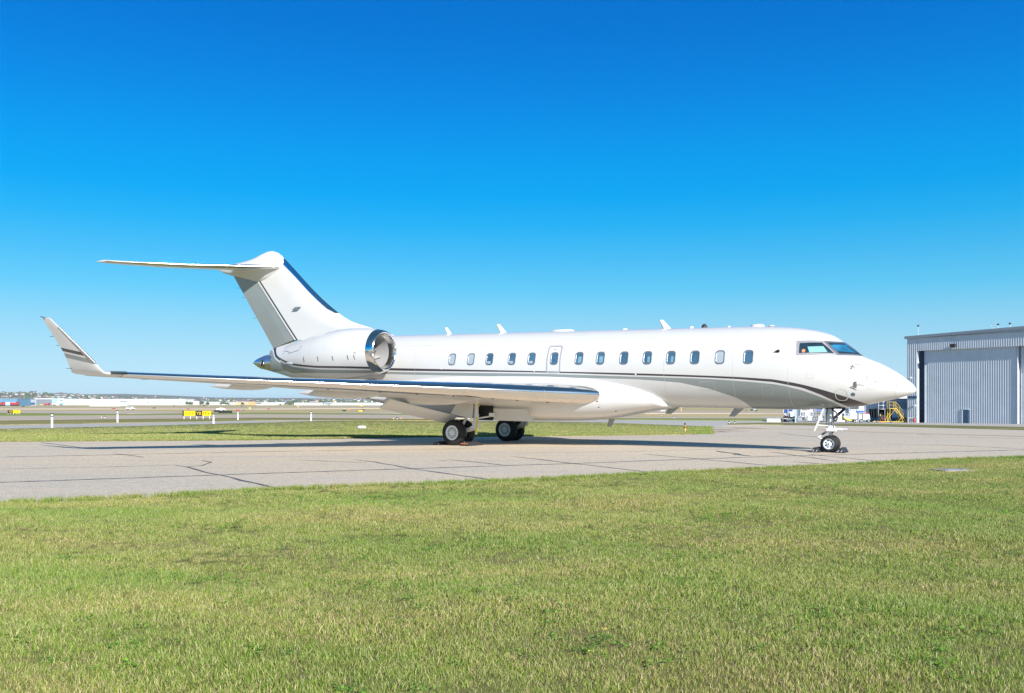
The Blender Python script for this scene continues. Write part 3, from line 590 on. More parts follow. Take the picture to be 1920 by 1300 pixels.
# ground power cart with yellow tow hose, white tug
o = empty('ground_power_cart', ap(1594, 134.5), 'grey and white ground power cart with a yellow hose beside the nose wheel', 'cart')
MB().box((-.55, 0, .92), (.95, .9, .85)).build('generator_box', MAT['bgrey'], o); MB().box((.35, 0, .98), (.85, .85, .95)).build('control_box', MAT['white'], o); MB().box((-.1, 0, .42), (2.0, .8, .12)).build('chassis', MAT['blackp'], o)
MB().box((-.62, -.46, 1.15), (.3, .04, .14)).build('vent', MAT['blackp'], o); MB().box((-.25, -.46, 1.1), (.1, .04, .1)).build('gauge', MAT['blackp'], o)
for sx in (-.6, .5): tyre_part(o, (sx, -.4, .22), .22, .16)
MB().tube([(-1.15, -.5, .95), (-1.05, -.5, .7), (-.8, -.52, .5), (-.4, -.55, .38), (0, -.55, .3)], .1, 8).build('hose', MAT['ribbon'], o)
o = empty('tow_tug', ap(1618, 134.8), 'small white tow tug with a sloping hood before the workshop bay', 'tug')
MB().prism([(-.2, -.55, .4), (.85, -.55, .4), (.8, -.55, .75), (.75, -.55, 1.2), (-.15, -.55, 1.3)], (0, 0, 0), (0, 1.1, 0)).build('hood', MAT['white'], o); MB().box((-.55, 0, .75), (.35, 1.0, .9)).build('cab_post', MAT['white'], o)
MB().box((-.3, 0, 1.42), (1.0, .9, .08)).build('canopy', MAT['bgrey'], o); MB().box((.45, 0, 1.36), (.7, .9, .12)).build('beacon_bar', MAT['red'], o); MB().box((.1, 0, .42), (1.6, .9, .14)).build('chassis', MAT['blackp'], o)
for sx in (-.5, .6): tyre_part(o, (sx, -.5, .26), .26, .2)
for x, lab, h_ in ((1626.8, 'short yellow bollard right of the white tow tug', .62), (1650.5, 'taller yellow bollard left of the yellow boarding stairs', 1.15)):
    o = empty('bollard', ap(x, 135.5), lab, 'bollard'); MB().cyl((0, 0, 0), (0, 0, h_), .085, n=10).build('post', MAT['yellow'], o); MB().lathe([(0, .085), (.05, .06), (.07, .0)], (0, 0, h_), (0, 0, 1), 10).build('cap', MAT['yellow'], o)

# yellow maintenance stairs
o = empty('maintenance_stairs', ap(1672, 135), 'yellow wheeled maintenance stairs with railings left of the hangar', 'stairs')
zt = 2.05
MB().box((-.05, 0, zt), (.95, .9, .07)).build('platform', MAT['yellow'], o)
N = 9
for k in range(N):
    t = (k + .5) / N; MB().box((.4 + 1.55*t, 0, zt*(1-t)), (.22, .85, .05)).build('tread', MAT['yellow'], o)
for sy in (-.45, .45):
    MB().prism([(.38, sy, zt+.05), (.5, sy, zt+.05), (2.05, sy, .0), (1.92, sy, 0)], (0, -.03, 0), (0, .06, 0)).build('stringer', MAT['yellow'], o)
    mb = MB(); up = .95
    mb.tube([(-.5, sy, zt), (-.5, sy, zt+up), (.4, sy, zt+up), (2.0, sy, .05+up), (2.0, sy, .05)], .028, 6); mb.tube([(-.5, sy, zt+.5), (.4, sy, zt+.5), (2.0, sy, .55)], .022, 6)
    for t in (0, .33, .66): mb.tube([(.4+1.6*t, sy, zt*(1-t)), (.4+1.6*t, sy, zt*(1-t)+up)], .022, 6)
    mb.build('handrail', MAT['yellow'], o)
    mb = MB(); mb.tube([(-.45, sy, zt), (-.45, sy, .12)], .045, 6); mb.tube([(.4, sy, zt), (-.5, sy, .9), ], .03, 6); mb.tube([(1.3, sy, .8), (.7, sy, .1)], .035, 6); mb.tube([(-.45, sy, 1.2), (-.8, sy, .12)], .035, 6)
    mb.tube([(.9, sy, 1.3), (1.5, sy, .1)], .03, 6); mb.build('brace', MAT['yellow'], o)
mb = MB(); mb.box((-.3, -.45, .12), (4.6, .06, .08)); mb.box((-.3, .45, .12), (4.6, .06, .08)); mb.build('base_frame', MAT['yellow'], o)
for x in (-2.3, -.3):
    for sy in (-.5, .5): tyre_part(o, (x, sy, .17), .17, .1)
MB().tube([(-1.0, 0, zt), (-1.0, 0, .1)], .05, 6).build('jack_leg', MAT['steel'], o)
gf = empty('guard_rail_frame', ap(1656, 137.5), 'pale tubular guard frame raised left of the yellow stairs', 'guard rail')
mb = MB(); 
for x in (-.7, 0, .75): mb.tube([(x, 0, 1.9), (x, 0, 3.05)], .03, 6)
for z in (1.95, 2.5, 3.05): mb.tube([(-.7, 0, z), (.75, 0, z)], .03, 6)
mb.build('rail', MAT['bldg'], gf); mb = MB(); mb.box((-.7, .03, 1.0), (.07, .07, 2.0)); mb.box((.75, .03, 1.0), (.07, .07, 2.0)); mb.build('leg', MAT['bgrey'], gf)
o = empty('hose_reel', ap(1655.3, 135.2), 'small dark and red hose reel between the bollard and the stairs', 'hose reel')
MB().lathe([(-.1, .12), (-.1, .34), (-.08, .34), (-.08, .2), (.08, .2), (.08, .34), (.1, .34), (.1, .12)], (0, 0, .75), (0, 1, 0), 14).build('drum', MAT['rubber'], o)
MB().tube([(-.25, -.1, 0), (0, -.1, .75), (.25, -.1, 0)], .035, 6).build('stand', MAT['red'], o); MB().box((0, 0, .1), (.5, .3, .18)).build('base', MAT['red'], o)
o = empty('saw_horse', ap(1708, 133), 'pale trestle standing at the foot of the hangar corner', 'trestle')
mb = MB(); 
for sx in (-.4, .4): mb.tube([(sx-.08, -.2, 0), (sx, 0, .7), (sx+.08, .2, 0)], .03, 6)
mb.build('leg', MAT['bldg'], o); MB().box((0, 0, .72), (1.0, .1, .08)).build('beam', MAT['bgrey'], o)
o = empty('fire_extinguisher', ap(1714.5, 132.2), 'red fire extinguisher cart at the foot of the hangar corner', 'extinguisher')
MB().lathe([(0, .16), (.5, .17), (.6, .1), (.68, .04)], (0, 0, .05), (0, 0, 1), 12, True, True, True).build('cylinder', MAT['red'], o); MB().tube([(.05, 0, .7), (.2, -.1, .6), (.22, -.1, .2)], .025, 6).build('hose', MAT['rubber'], o)

# ================================================================== VEHICLES, SIGNS, MARKERS ON THE FIELD
def place(x, y): return spot(x, y)
def car(name, label, cat, x, y, wpx, mat, kind='car', rz=0.0, group=None):
    p = place(x, y); S = wpx / FPX * p.y; o = empty(name, p, label, cat, group, rz); L = 1.0
    k = S / 4.6
    def T(mb): mb.T = Matrix.Scale(k, 4); return mb
    prof = {'car': [(-2.3, .35), (2.3, .35), (2.3, .95), (1.3, 1.1), (.7, 1.75), (-1.7, 1.8), (-2.25, 1.15), (-2.3, 1.0)], 'pickup': [(-2.3, .4), (2.3, .4), (2.3, 1.0), (1.3, 1.1), (.8, 1.75), (-.4, 1.78), (-.55, 1.1), (-2.3, 1.1)],
            'truck': [(-2.3, .4), (2.3, .4), (2.3, 1.5), (2.0, 2.1), (.9, 2.1), (.85, 1.7), (-2.3, 1.75)]}[kind]
    T(MB()).prism([(a, -.9, b) for a, b in prof], (0, 0, 0), (0, 1.8, 0)).build('body', mat, o)
    gx0, gx1, z0, z1 = {'car': (-1.85, .75, 1.15, 1.65), 'pickup': (-.35, .85, 1.15, 1.65), 'truck': (1.0, 2.05, 1.5, 2.0)}[kind]
    T(MB()).prism([(gx0, -.91, z0), (gx1+.25, -.91, z0), (gx1-.15, -.91, z1), (gx0+.1, -.91, z1)], (0, 0, 0), (0, 1.82, 0)).build('window', MAT['wscreen'], o)
    for sx in (-1.45, 1.45):
        for sy in (-.78, .78):
            mb = T(MB()); wheel(mb, (sx, sy, .36), .36, .26); mb.build('wheel', MAT['tyre'], o)
    for sy in (-.65, .65): T(MB()).box((2.3, sy, .75), (.06, .3, .16)).build('headlight', MAT['lamp'], o)
    return o
car('patrol_car', 'white estate car driving alone on the far grass left of centre', 'car', 245, 768.4, 15, MAT['bldg'], 'car')
car('pickup_truck', 'white pickup parked behind black barriers right of the big yellow sign', 'pickup', 414, 770.6, 17, MAT['bldg'], 'pickup', 0.3)
car('fire_truck', 'red truck parked half cut by the left edge before the blue hangar', 'truck', 2, 760.5, 14, MAT['red'], 'truck'); car('fire_truck', 'low red vehicle between two trucks before the blue hangar', 'truck', 14.5, 760.4, 9, MAT['red'], 'car')
car('fire_truck', 'red truck at the corner between blue hangar and grey shed', 'truck', 28, 760.5, 15, MAT['red'], 'truck'); car('fire_truck', 'small red vehicle before the dark opening of the grey shed', 'car', 46, 760.2, 8, MAT['red'], 'car')
car('van', 'bright red van parked left of the white office block', 'van', 88.5, 760.6, 10, MAT['red'], 'truck'); car('loader', 'yellow and green loader left of the bright red van', 'loader', 78, 760.4, 6, MAT['yellow'], 'truck')
car('parked_car', 'small red car in front of the white office block', 'car', 102, 760.6, 6, MAT['red'], 'car')
car('parked_car', 'dark car parked at the foot of the blue glass corner', 'car', 115, 760.4, 7, MAT['bblue'], 'car')
car('service_truck', 'yellow service vehicle at the right end of the long terminal', 'truck', 678, 762.8, 7, MAT['yellow'], 'truck')
car('service_truck', 'yellow and white service vehicle under the belly left of the blade antenna', 'truck', 1241, 772.2, 11, MAT['bldg'], 'truck')

def barrier_row(x0, x1, y, lab):
    a, b = place(x0, y), place(x1, y); o = empty('runway_barrier', a.lerp(b, .5), lab, 'barrier', 'black barriers by the pickup'); L_ = (b-a).length; rz = atan2((b-a).y, (b-a).x); o.rotation_euler.z = rz; n = 4
    for k in range(n): MB().prism([(-.5*L_ + L_*k/n + .02, -.12, 0), (-.5*L_ + L_*k/n + .02, .12, 0), (-.5*L_ + L_*k/n + .02, .06, .8), (-.5*L_ + L_*k/n + .02, -.06, .8)], (0, 0, 0), (L_/n - .04, 0, 0)).build('segment', MAT['blackp'], o)
barrier_row(401.5, 412, 773.0, 'short black barrier row at the left rear of the pickup'); barrier_row(409.5, 435.5, 775.2, 'longer black barrier row in front of the pickup')

def text_mesh(s, size, mat, parent, loc, name='lettering'):
    cu = bpy.data.curves.new(name, 'FONT'); cu.body = s; cu.size = size; cu.align_x = 'CENTER'; cu.align_y = 'CENTER'; cu.extrude = .004; cu.offset = 0.0
    t = bpy.data.objects.new(name, cu); COL.objects.link(t); bpy.context.view_layer.update()
    me = bpy.data.meshes.new_from_object(t.evaluated_get(bpy.context.evaluated_depsgraph_get())); bpy.data.objects.remove(t)
    me.materials.clear(); me.materials.append(mat); o = bpy.data.objects.new(name, me); COL.objects.link(o); o.parent = parent; o.location = loc; o.rotation_euler = (radians(90), 0, 0); return o
def arrow(mb, cx_, cz, size, ang):
    c, s = cos(ang), sin(ang); pts = [(-.5, -.09), (.1, -.09), (.02, -.32), (.16, -.34), (.5, 0), (.16, .34), (.02, .32), (.1, .09), (-.5, .09)]
    mb.prism([(cx_ + size*(c*a - s*b), 0, cz + size*(s*a + c*b)) for a, b in pts], (0, 0, 0), (0, -.012, 0))
SY, SB = M('sign_yellow', (.85, .56, .0), .5, var=.04), M('sign_black', (.02, .02, .022), .5)
def taxi_sign(name, label, x0, x1, ybase, yt, yb, panels):
    p = place((x0+x1)/2, ybase); Y = p.y; o = empty(name, p, label, 'sign'); sc_ = Y / FPX
    zt, zb = CAM_H - (yt - HY)*sc_ - p.z, CAM_H - (yb - HY)*sc_ - p.z; h_ = zt - zb
    for (a, b, bgm, fg, items) in panels:
        u0, u1 = (a - (x0+x1)/2)*sc_, (b - (x0+x1)/2)*sc_; mb = MB(); mb.box(((u0+u1)/2, 0, (zt+zb)/2), (u1-u0-.03, .18, h_)); pn = mb.build('panel', bgm, o)
        for (kind, fx, sz) in items:
            cxp = lerp(u0, u1, fx)
            if isinstance(kind, str): text_mesh(kind, h_*sz, fg, pn, (cxp, -.096, (zt+zb)/2))
            else: mb = MB(); arrow(mb, cxp, (zt+zb)/2, h_*sz, kind); mb.build('arrow', fg, pn, (0, -.092, 0))
    for k in range(5):
        u = lerp(x0+1, x1-3, k/4); u = (u - (x0+x1)/2)*sc_; m = MB(); m.cyl((u, 0, -.03), (u, 0, zb), .045, n=8); m.build('leg', MAT['bldg'], o)
    if x1 - x0 > 40: MB().box(((x0-.3-(x0+x1)/2)*sc_, 0, (zt+zb)/2), (.12, .22, h_+.06)).build('end_cap', SB, o)
    return o
taxi_sign('taxiway_sign', 'large yellow and black taxiway sign reading Y, YB and M with arrows', 344, 396, 786.6, 770.8, 780.2,
  [(345, 366.3, SY, SB, [(radians(225), .22, .42), ('Y', .5, .8), (radians(45), .78, .42)]), (367.3, 379, SB, SY, [('YB', .5, .82)]), (379.4, 396, SY, SB, [('M', .3, .78), (0.0, .72, .42)])])
taxi_sign('taxiway_sign', 'smaller far taxiway sign, black left end reading YB and yellow right end', 14, 38.5, 777.6, 769.5, 774.8, [(14.5, 24, SB, SY, [('YB', .55, .95)]), (24.2, 38.2, SY, SB, [(radians(180), .3, .4), ('Y', .52, .7), (radians(0), .75, .4)])])
def small_sign(x, ybase, wpx, hpx, mat, lab, group=None, back=None):
    p = place(x, ybase); s = p.y / FPX; w_, h_ = wpx*s, hpx*s; o = empty('runway_sign', p, lab, 'sign', group)
    MB().box((0, 0, h_*.58), (w_, .18, h_*.75)).build('panel', mat, o)
    for sx in (-.38, .38): MB().box((w_*sx, 0, h_*.1), (.06, .06, h_*.24)).build('leg', MAT['bldg'], o)
    if back: MB().box((w_*.5 + .12, 0, h_*.58), (.2, .2, h_*.75)).build('end_cap', back, o)
small_sign(468.5, 767.6, 3.6, 3.4, SY, 'small lone yellow sign far behind the red runway sign'); small_sign(559, 764, 2.4, 2.2, SY, 'tiny yellow sign on the grass below the terminal')
small_sign(676.5, 772.4, 8, 2.8, SY, 'wide low yellow sign on the far grass left of the flap', back=SB); small_sign(212.5, 767.8, 5.5, 2.6, MAT['red'], 'red and black runway sign left of the white estate car', back=SB)
small_sign(353, 768.4, 4.5, 2.2, MAT['red'], 'small red runway sign above the big yellow sign'); small_sign(446, 771.2, 8, 2.8, MAT['red'], 'wide red runway sign behind the rightmost pair of marker posts')
small_sign(503.5, 768, 5, 2.2, MAT['red'], 'pale red runway sign right of the lone yellow sign'); small_sign(655, 769.4, 5, 1.8, MAT['orange'], 'faint orange sign between the black box and wide yellow sign')
for x, y, w_, lab in ((43.5, 762.8, 4, 'low black box before the grey shed on the far left grass'), (289, 766.4, 4.5, 'low black box on the far grass right of the white estate car'), (326, 762.2, 3, 'tiny black box under the right end of the long warehouse'),
        (339.6, 769.3, 1.8, 'small black lamp box just above the left end of the big sign'), (383.3, 761.8, 3.4, 'tiny black box under the bushes, left one of the pair'), (391.5, 761.9, 2.8, 'tiny brown box under the bushes, right one of the pair'), (453.3, 762.8, 3, 'tiny black box below the brown store building'),
        (456.8, 770.2, 2.6, 'small black box right of the wide red runway sign'), (645.5, 771.6, 6, 'black box on the far grass under the middle flap fairing'), (681, 769.6, 4, 'black box right behind the wide low yellow sign'), (679.5, 765.4, 2.2, 'tiny dark box behind the service vehicle near the terminal')):
    p = place(x, y); s = p.y / FPX * w_; o = empty('equipment_box', p, lab, 'box', 'low equipment boxes on the far grass')
    MB().box((0, 0, s*.2), (s, .5*s, s*.36)).build('housing', MAT['blackp'] if x != 391.5 else MAT['btan'], o); MB().box((0, 0, s*.4), (s*1.06, .54*s, s*.05)).build('lid', MAT['rubber'], o)

# white marker posts along the access road
def marker_post(x, ybase, ytop, lab):
    p = place(x, ybase); h_ = (ybase - ytop) / FPX * p.y; o = empty('marker_post', p, lab, 'marker post', 'marker posts along the access road')
    r = .085; f = 1.0
    MB().lathe([(-.03, r), (h_*.76, r)], (0, 0, 0), (0, 0, 1), 12, True, False, True).build('post', MAT['bldg'], o)
    MB().lathe([(h_*.74, r*1.04), (h_*.81, r*1.04)], (0, 0, 0), (0, 0, 1), 12, True, True, True).build('black_band', MAT['blackp'], o)
    MB().lathe([(h_*.81, r), (h_*.93, r)], (0, 0, 0), (0, 0, 1), 12, True, True, True).build('neck', MAT['bldg'], o)
    MB().lathe([(h_*.93, r*1.25), (h_*.985, r*1.25), (h_, r*.7)], (0, 0, 0), (0, 0, 1), 12, True, True, True).build('cap', MAT['blackp'], o)
for a in ((97.5, 803.2, 775.2, 'white marker post with black bands, nearest the left edge'), (220.3, 793.2, 769.8, 'white marker post left of the big yellow sign, right of the nearest one'), (400.3, 795.2, 776.2, 'white marker post close to the right end of the big yellow sign'),
          (446, 788, 770.8, 'white marker post in front of the wide red runway sign'), (583.3, 790.2, 771.8, 'white marker post under the gap between two flap fairings')): marker_post(*a)

# taxiway edge lights and marker
def edge_light(x, y, h_, top, lab, group='small taxiway edge lights'):
    p = place(x, y); o = empty('edge_light', p, lab, 'edge light', group)
    MB().cyl((0, 0, -.02), (0, 0, h_*.55), .05, n=8).build('stem', MAT['bldg'], o); MB().lathe([(0, .06), (h_*.1, .11), (h_*.35, .1), (h_*.45, .03)], (0, 0, h_*.55), (0, 0, 1), 10, True, True, True).build('lamp', top, o)
for x, y, m, lab in ((190.3, 784, 'orange', 'low edge light left of the second post, left one of the pair'), (196.5, 784, 'rubber', 'low dark edge light left of the second post, right one of the pair'),
      (737.5, 786.6, 'orange', 'low edge light under the inboard fairing, first of the cluster'), (744.5, 786.8, 'rubber', 'low dark edge light under the inboard fairing, second of the cluster'), (751.8, 786, 'orange', 'low edge light under the inboard fairing, last of the cluster'),
      (1367.3, 793.8, 'rubber', 'white and black edge light on the strip tip, left one of two'), (1377.5, 794.6, 'rubber', 'white and black edge light on the strip tip, right one of two'), (1263.5, 784, 'blue', 'tiny blue edge light beyond the taxiway above the striped marker'),
      (757.3, 775.6, 'rubber', 'thin dark edge light far behind the inboard flap'), (601.5, 775.4, 'rubber', 'tiny pale edge light right of the post under the fairings'), (441.3, 776.6, 'rubber', 'tiny pale edge light left of the post before the red sign'), (1240, 779.8, 'rubber', 'tiny dark edge light on the far tan grass under the belly')):
    edge_light(x, y, .30, MAT[m], lab)
p = place(1284.3, 810.4); o = empty('marker_light', p, 'red and yellow striped marker light on the grass corner', 'marker light')
MB().cyl((0, 0, -.02), (0, 0, .1), .055, n=10).build('base', MAT['concrete'], o); MB().cyl((0, 0, .1), (0, 0, .24), .06, n=10).build('yellow_band', MAT['yellow'], o); MB().cyl((0, 0, .24), (0, 0, .36), .06, n=10).build('red_band', MAT['red'], o)
MB().cyl((0, 0, .36), (0, 0, .48), .03, n=8).build('neck', MAT['yellow'], o); MB().lathe([(0, .04), (.05, .06), (.12, .04), (.14, 0)], (0, 0, .47), (0, 0, 1), 10).build('lamp', MAT['rubber'], o)
for x, y, r, lab, dz in ((678, 803.6, .34, 'low white utility cover in the grass verge behind the taxiway', .03), ):
    p = place(x, y); o = empty('utility_cover', p, lab, 'cover'); MB().lathe([(-.05, r), (.12, r*.96), (.17, r*.7), (.17, 0)], (0, 0, .03), (0, 0, 1), 18).build('lid', MAT['bldg'], o); MB().lathe([(-.03, r*1.15), (.02, r*1.15), (.02, r)], (0, 0, .03), (0, 0, 1), 18).build('rim', MAT['concrete'], o)
p = place(1787, 883.2); o = empty('manhole_slab', p, 'flat concrete slab sunk in the lawn near its far right corner', 'slab', rz=.15)
MB().box((0, 0, .005), (.80, .62, .05)).build('slab', M('stained_concrete', (.36, .31, .27), .9, var=.2, scale=5), o); MB().box((-.05, -.02, .03), (.42, .40, .012)).build('lid', MAT['bgrey'], o); MB().box((.3, .1, .035), (.06, .1, .02)).build('handle', MAT['steel'], o)
# wind cone and mast
p = place(1277, 772.6); o = empty('marker_mast', p, 'orange and white banded mast seen under the belly', 'mast')
for k in range(5): MB().cyl((0, 0, k*.42), (0, 0, (k+1)*.42), .16 - .012*k, n=8).build('band', MAT['orange'] if k % 2 == 0 else MAT['bldg'], o)
p = place(790, 777.5); o = empty('wind_cone', p, 'orange wind cone low on the far grass beside the drooped flap tip', 'wind cone')
MB().lathe([(0, .62), (1.0, .5), (2.2, .3)], (-1.0, 0, .75), (1, 0, -.12), 12, True, False, False).build('cone', MAT['orange'], o); MB().cyl((-1.0, 0, 0), (-1.0, 0, 1.3), .06, n=8).build('mast', MAT['bldg'], o)
for x, yt, Y, lab in ((291.5, 743.5, 1380, 'thin tall light mast rising over the middle of the long warehouse'), (382, 745.5, 1400, 'thin tall light mast right of the long warehouse'), (13, 738, 1300, 'thin tall mast on the far left over the blue hangar'), (45, 739, 1300, 'thin tall mast over the grey shed on the left')):
    zz = gz(atd(x, Y), Y); o = empty('light_mast', (atd(x, Y), Y, zz), lab, 'light mast', 'thin light masts over the far buildings'); h_ = hz(yt, Y) - zz
    MB().cyl((0, 0, 0), (0, 0, h_), .3, .15, n=6).build('pole', MAT['bgrey'], o); MB().box((0, 0, h_), (2.2, .5, .5)).build('lamp_head', MAT['bldg'], o)
for x, w_, h_, Y, lab in ((354, 9, 5.5, 1360, 'dark bush clump just right of the long warehouse'), (358, 6, 4.5, 1370, 'smaller bush against the dark clump right of the warehouse'), (379, 5, 6.5, 1300, 'slender dark tree between the two white depots'), (389, 6, 5, 1320, 'bluish bush left of the white flat-roofed depot'),
     (418, 10, 5.5, 1330, 'broad dark tree before the flat-roofed depot'), (425, 6, 4.5, 1330, 'small tree right of the broad dark tree'), (455, 5, 4, 1350, 'dark bush before the brown store building'), (545, 6, 5, 1300, 'lone bush left of the long terminal')):
    xx = atd(x, Y); zz = gz(xx, Y); o = empty('far_tree', (xx, Y, zz), lab, 'tree'); wm = w_ / FPX * Y / 2
    mb = MB()
    for k in range(14): clump(mb, (random.uniform(-wm, wm), random.uniform(-2, 2), random.uniform(.2, h_*.45)), random.uniform(1, 2.0), random.uniform(1.6, h_*.55))
    mb.build('crown', MAT['wood_far'], o); MB().cyl((0, 0, 0), (0, 0, h_*.5), .3, .2, n=6).build('trunk', MAT['wood'], o)

# small aircraft far off
def small_jet(name, label, x, ybase, Y, lenm, rz, tailmat, bodymat, z=None):
    p = Vector((atd(x, Y), Y, gz(atd(x, Y), Y))) if Y else place(x, ybase); k = lenm / 12.0
    o = empty(name, p, label, 'airplane', rz=rz); 
    def T(): mb = MB(); mb.T = Matrix.Scale(k, 4); return mb
    T().lathe([(0, .05), (.4, .45), (1.2, .8), (2.4, .95), (7.5, .95), (9.5, .7), (11.2, .3), (12, .06)], (-6, 0, 1.9), (1, 0, .045), 16, True, True, True).build('fuselage', bodymat, o)
    for sy in (-1, 1):
        T().prism([(-1.2, sy*.7, 1.4), (1.4, sy*.7, 1.4), (3.0, sy*6, 1.75), (2.1, sy*6, 1.75)], (0, 0, 0), (0, 0, .16)).build('wing', bodymat, o)
        T().lathe([(0, .42), (.2, .5), (1.4, .48), (2.2, .3)], (-1.6, sy*2.2, 1.0), (1, 0, 0), 12, True, True, True).build('engine', MAT['bgrey'], o)
        T().prism([(4.6, sy*.1, 2.6), (5.8, sy*.1, 2.6), (6.3, sy*2.2, 2.75), (5.7, sy*2.2, 2.75)], (0, 0, 0), (0, 0, .1)).build('stabilizer', bodymat, o)
        mb = T(); wheel(mb, (.8, sy*1.2, .32), .32, .3); mb.cyl((.8, sy*1.2, .3), (.8, sy*1.2, 1.5), .08, n=6); mb.build('main_gear', MAT['rubber'], o)
    T().prism([(3.9, -.08, 2.5), (5.9, -.08, 2.45), (6.8, -.08, 5.1), (5.9, -.08, 5.1)], (0, 0, 0), (0, .16, 0)).build('tail_fin', tailmat, o)
    mb = T(); wheel(mb, (-4.6, 0, .28), .28, .25); mb.cyl((-4.6, 0, .28), (-4.6, 0, 1.4), .07, n=6); mb.build('nose_gear', MAT['rubber'], o)
    T().prism([(-5.45, -.55, 2.25), (-4.9, -.75, 2.25), (-4.9, -.6, 2.55), (-5.25, -.5, 2.5)], (0, 0, 0), (0, .08, 0)).build('cockpit_window', MAT['wscreen'], o); return o
small_jet('taxiing_jet', 'small white jet taxiing left far under the forward belly', 1415, 772.3, 400, 9.5, .05, MAT['bldg'], MAT['bldg'])
small_jet('parked_airliner', 'far parked airliner with a dark and yellow tail fin', 616, 0, 1150, 15, .1, M('tail_gold', (.55, .38, .08), .5), MAT['bgrey'])
small_jet('parked_airliner', 'far parked airliner with a blue and white tail fin', 525, 0, 1200, 15, .1, M('tail_blue', (.15, .2, .45), .5), MAT['bldg'])

# ================================================================== THE AIRCRAFT
# local axes: x forward, y to its left, z up from the ground under it; tables below use the fuselage axis (OZ above that) as z = 0
OZ = 2.87
YAW, PIT = radians(30.8), radians(0.93)
JF = Vector((cos(YAW)*cos(PIT), -sin(YAW)*cos(PIT), -sin(PIT))); JL = Vector((sin(YAW), cos(YAW), 0)); JU = JF.cross(JL)
JO = Vector((-3.4, 37.0, 2.90)) - JU * OZ
jet = empty('business_jet', JO, 'white twin-engine business jet with grey and dark stripes parked on the taxiway', 'airplane')
jet.rotation_euler = Matrix((JF, JL, JU)).transposed().to_euler()
OFF = (0, 0, OZ)
def J(mb, name, mat, parent=None, label=None):
    o = mb.build(name, mat, parent or jet, OFF)
    if label: o['label'] = label
    return o
def gnd(s): return -(2.90 - 0.01623 * s)
FT = [(-8.5,.88,-.12,.20,.36),(-8.0,1.0,-.22,.30,.35),(-7.1,1.18,-.43,.47,.33),(-6,1.28,-.66,.66,.28),(-5,1.32,-.85,.84,.2),(-3.5,1.345,-1.08,1.06,.1),(-2,1.345,-1.24,1.23,.03),(-.5,1.345,-1.32,1.32,0),(1,1.345,-1.345,1.345,0),(6,1.345,-1.345,1.345,0),(12.6,1.345,-1.345,1.345,0),
(13.5,1.33,-1.345,1.335,0),(14.27,1.288,-1.345,1.295,-.02),(14.93,1.204,-1.325,1.22,-.07),(15.59,1.022,-1.295,1.10,-.17),(16.0,.76,-1.255,1.0,-.25),(16.23,.581,-1.233,.94,-.30),(16.5,.36,-1.195,.85,-.37),(16.75,.25,-1.14,.77,-.43),(17.02,.135,-1.07,.67,-.50),(17.29,-.01,-1.005,.56,-.55),(17.6,-.21,-.925,.41,-.61),(17.85,-.405,-.84,.26,-.655),(18.0,-.55,-.765,.13,-.68),(18.06,-.67,-.70,.02,-.685)]
_fc = [pchip([r[0] for r in FT], [r[k] for r in FT]) for k in (1, 2, 3, 4)]
def sec(s): return tuple(c(s) for c in _fc)
def fus(s, th):
    zt, zb, hw, zc = sec(s); c, sn = cos(th), sin(th)
    return Vector((s, hw*c, zc + ((zt-zc)*sn if sn > 0 else (zc-zb)*sn)))
def proj(P, off):
    """push a point out to the fuselage skin and off it"""
    s, l, z = P; zt, zb, hw, zc = sec(s)
    def th_of(z_): d = z_ - zc; return atan2(d / ((zt-zc) if d > 0 else (zc-zb)), l / hw)
    th = th_of(z); p = fus(s, th); e = .01
    n = (fus(s, th+e) - fus(s, th-e)).cross(fus(s+e, th) - fus(s-e, th))
    if n.y*l < 0 or (abs(l) < .05 and n.z < 0): n = -n
    if n.length > 0: n.normalize()
    return p + n * off
def side_l(s, z):
    zt, zb, hw, zc = sec(s); r = (z-zc)/(zt-zc) if z > zc else (zc-z)/(zc-zb); return -hw*sqrt(max(0, 1-r*r))
def SP(s, z, off): return proj((s, side_l(s, z), z), off)

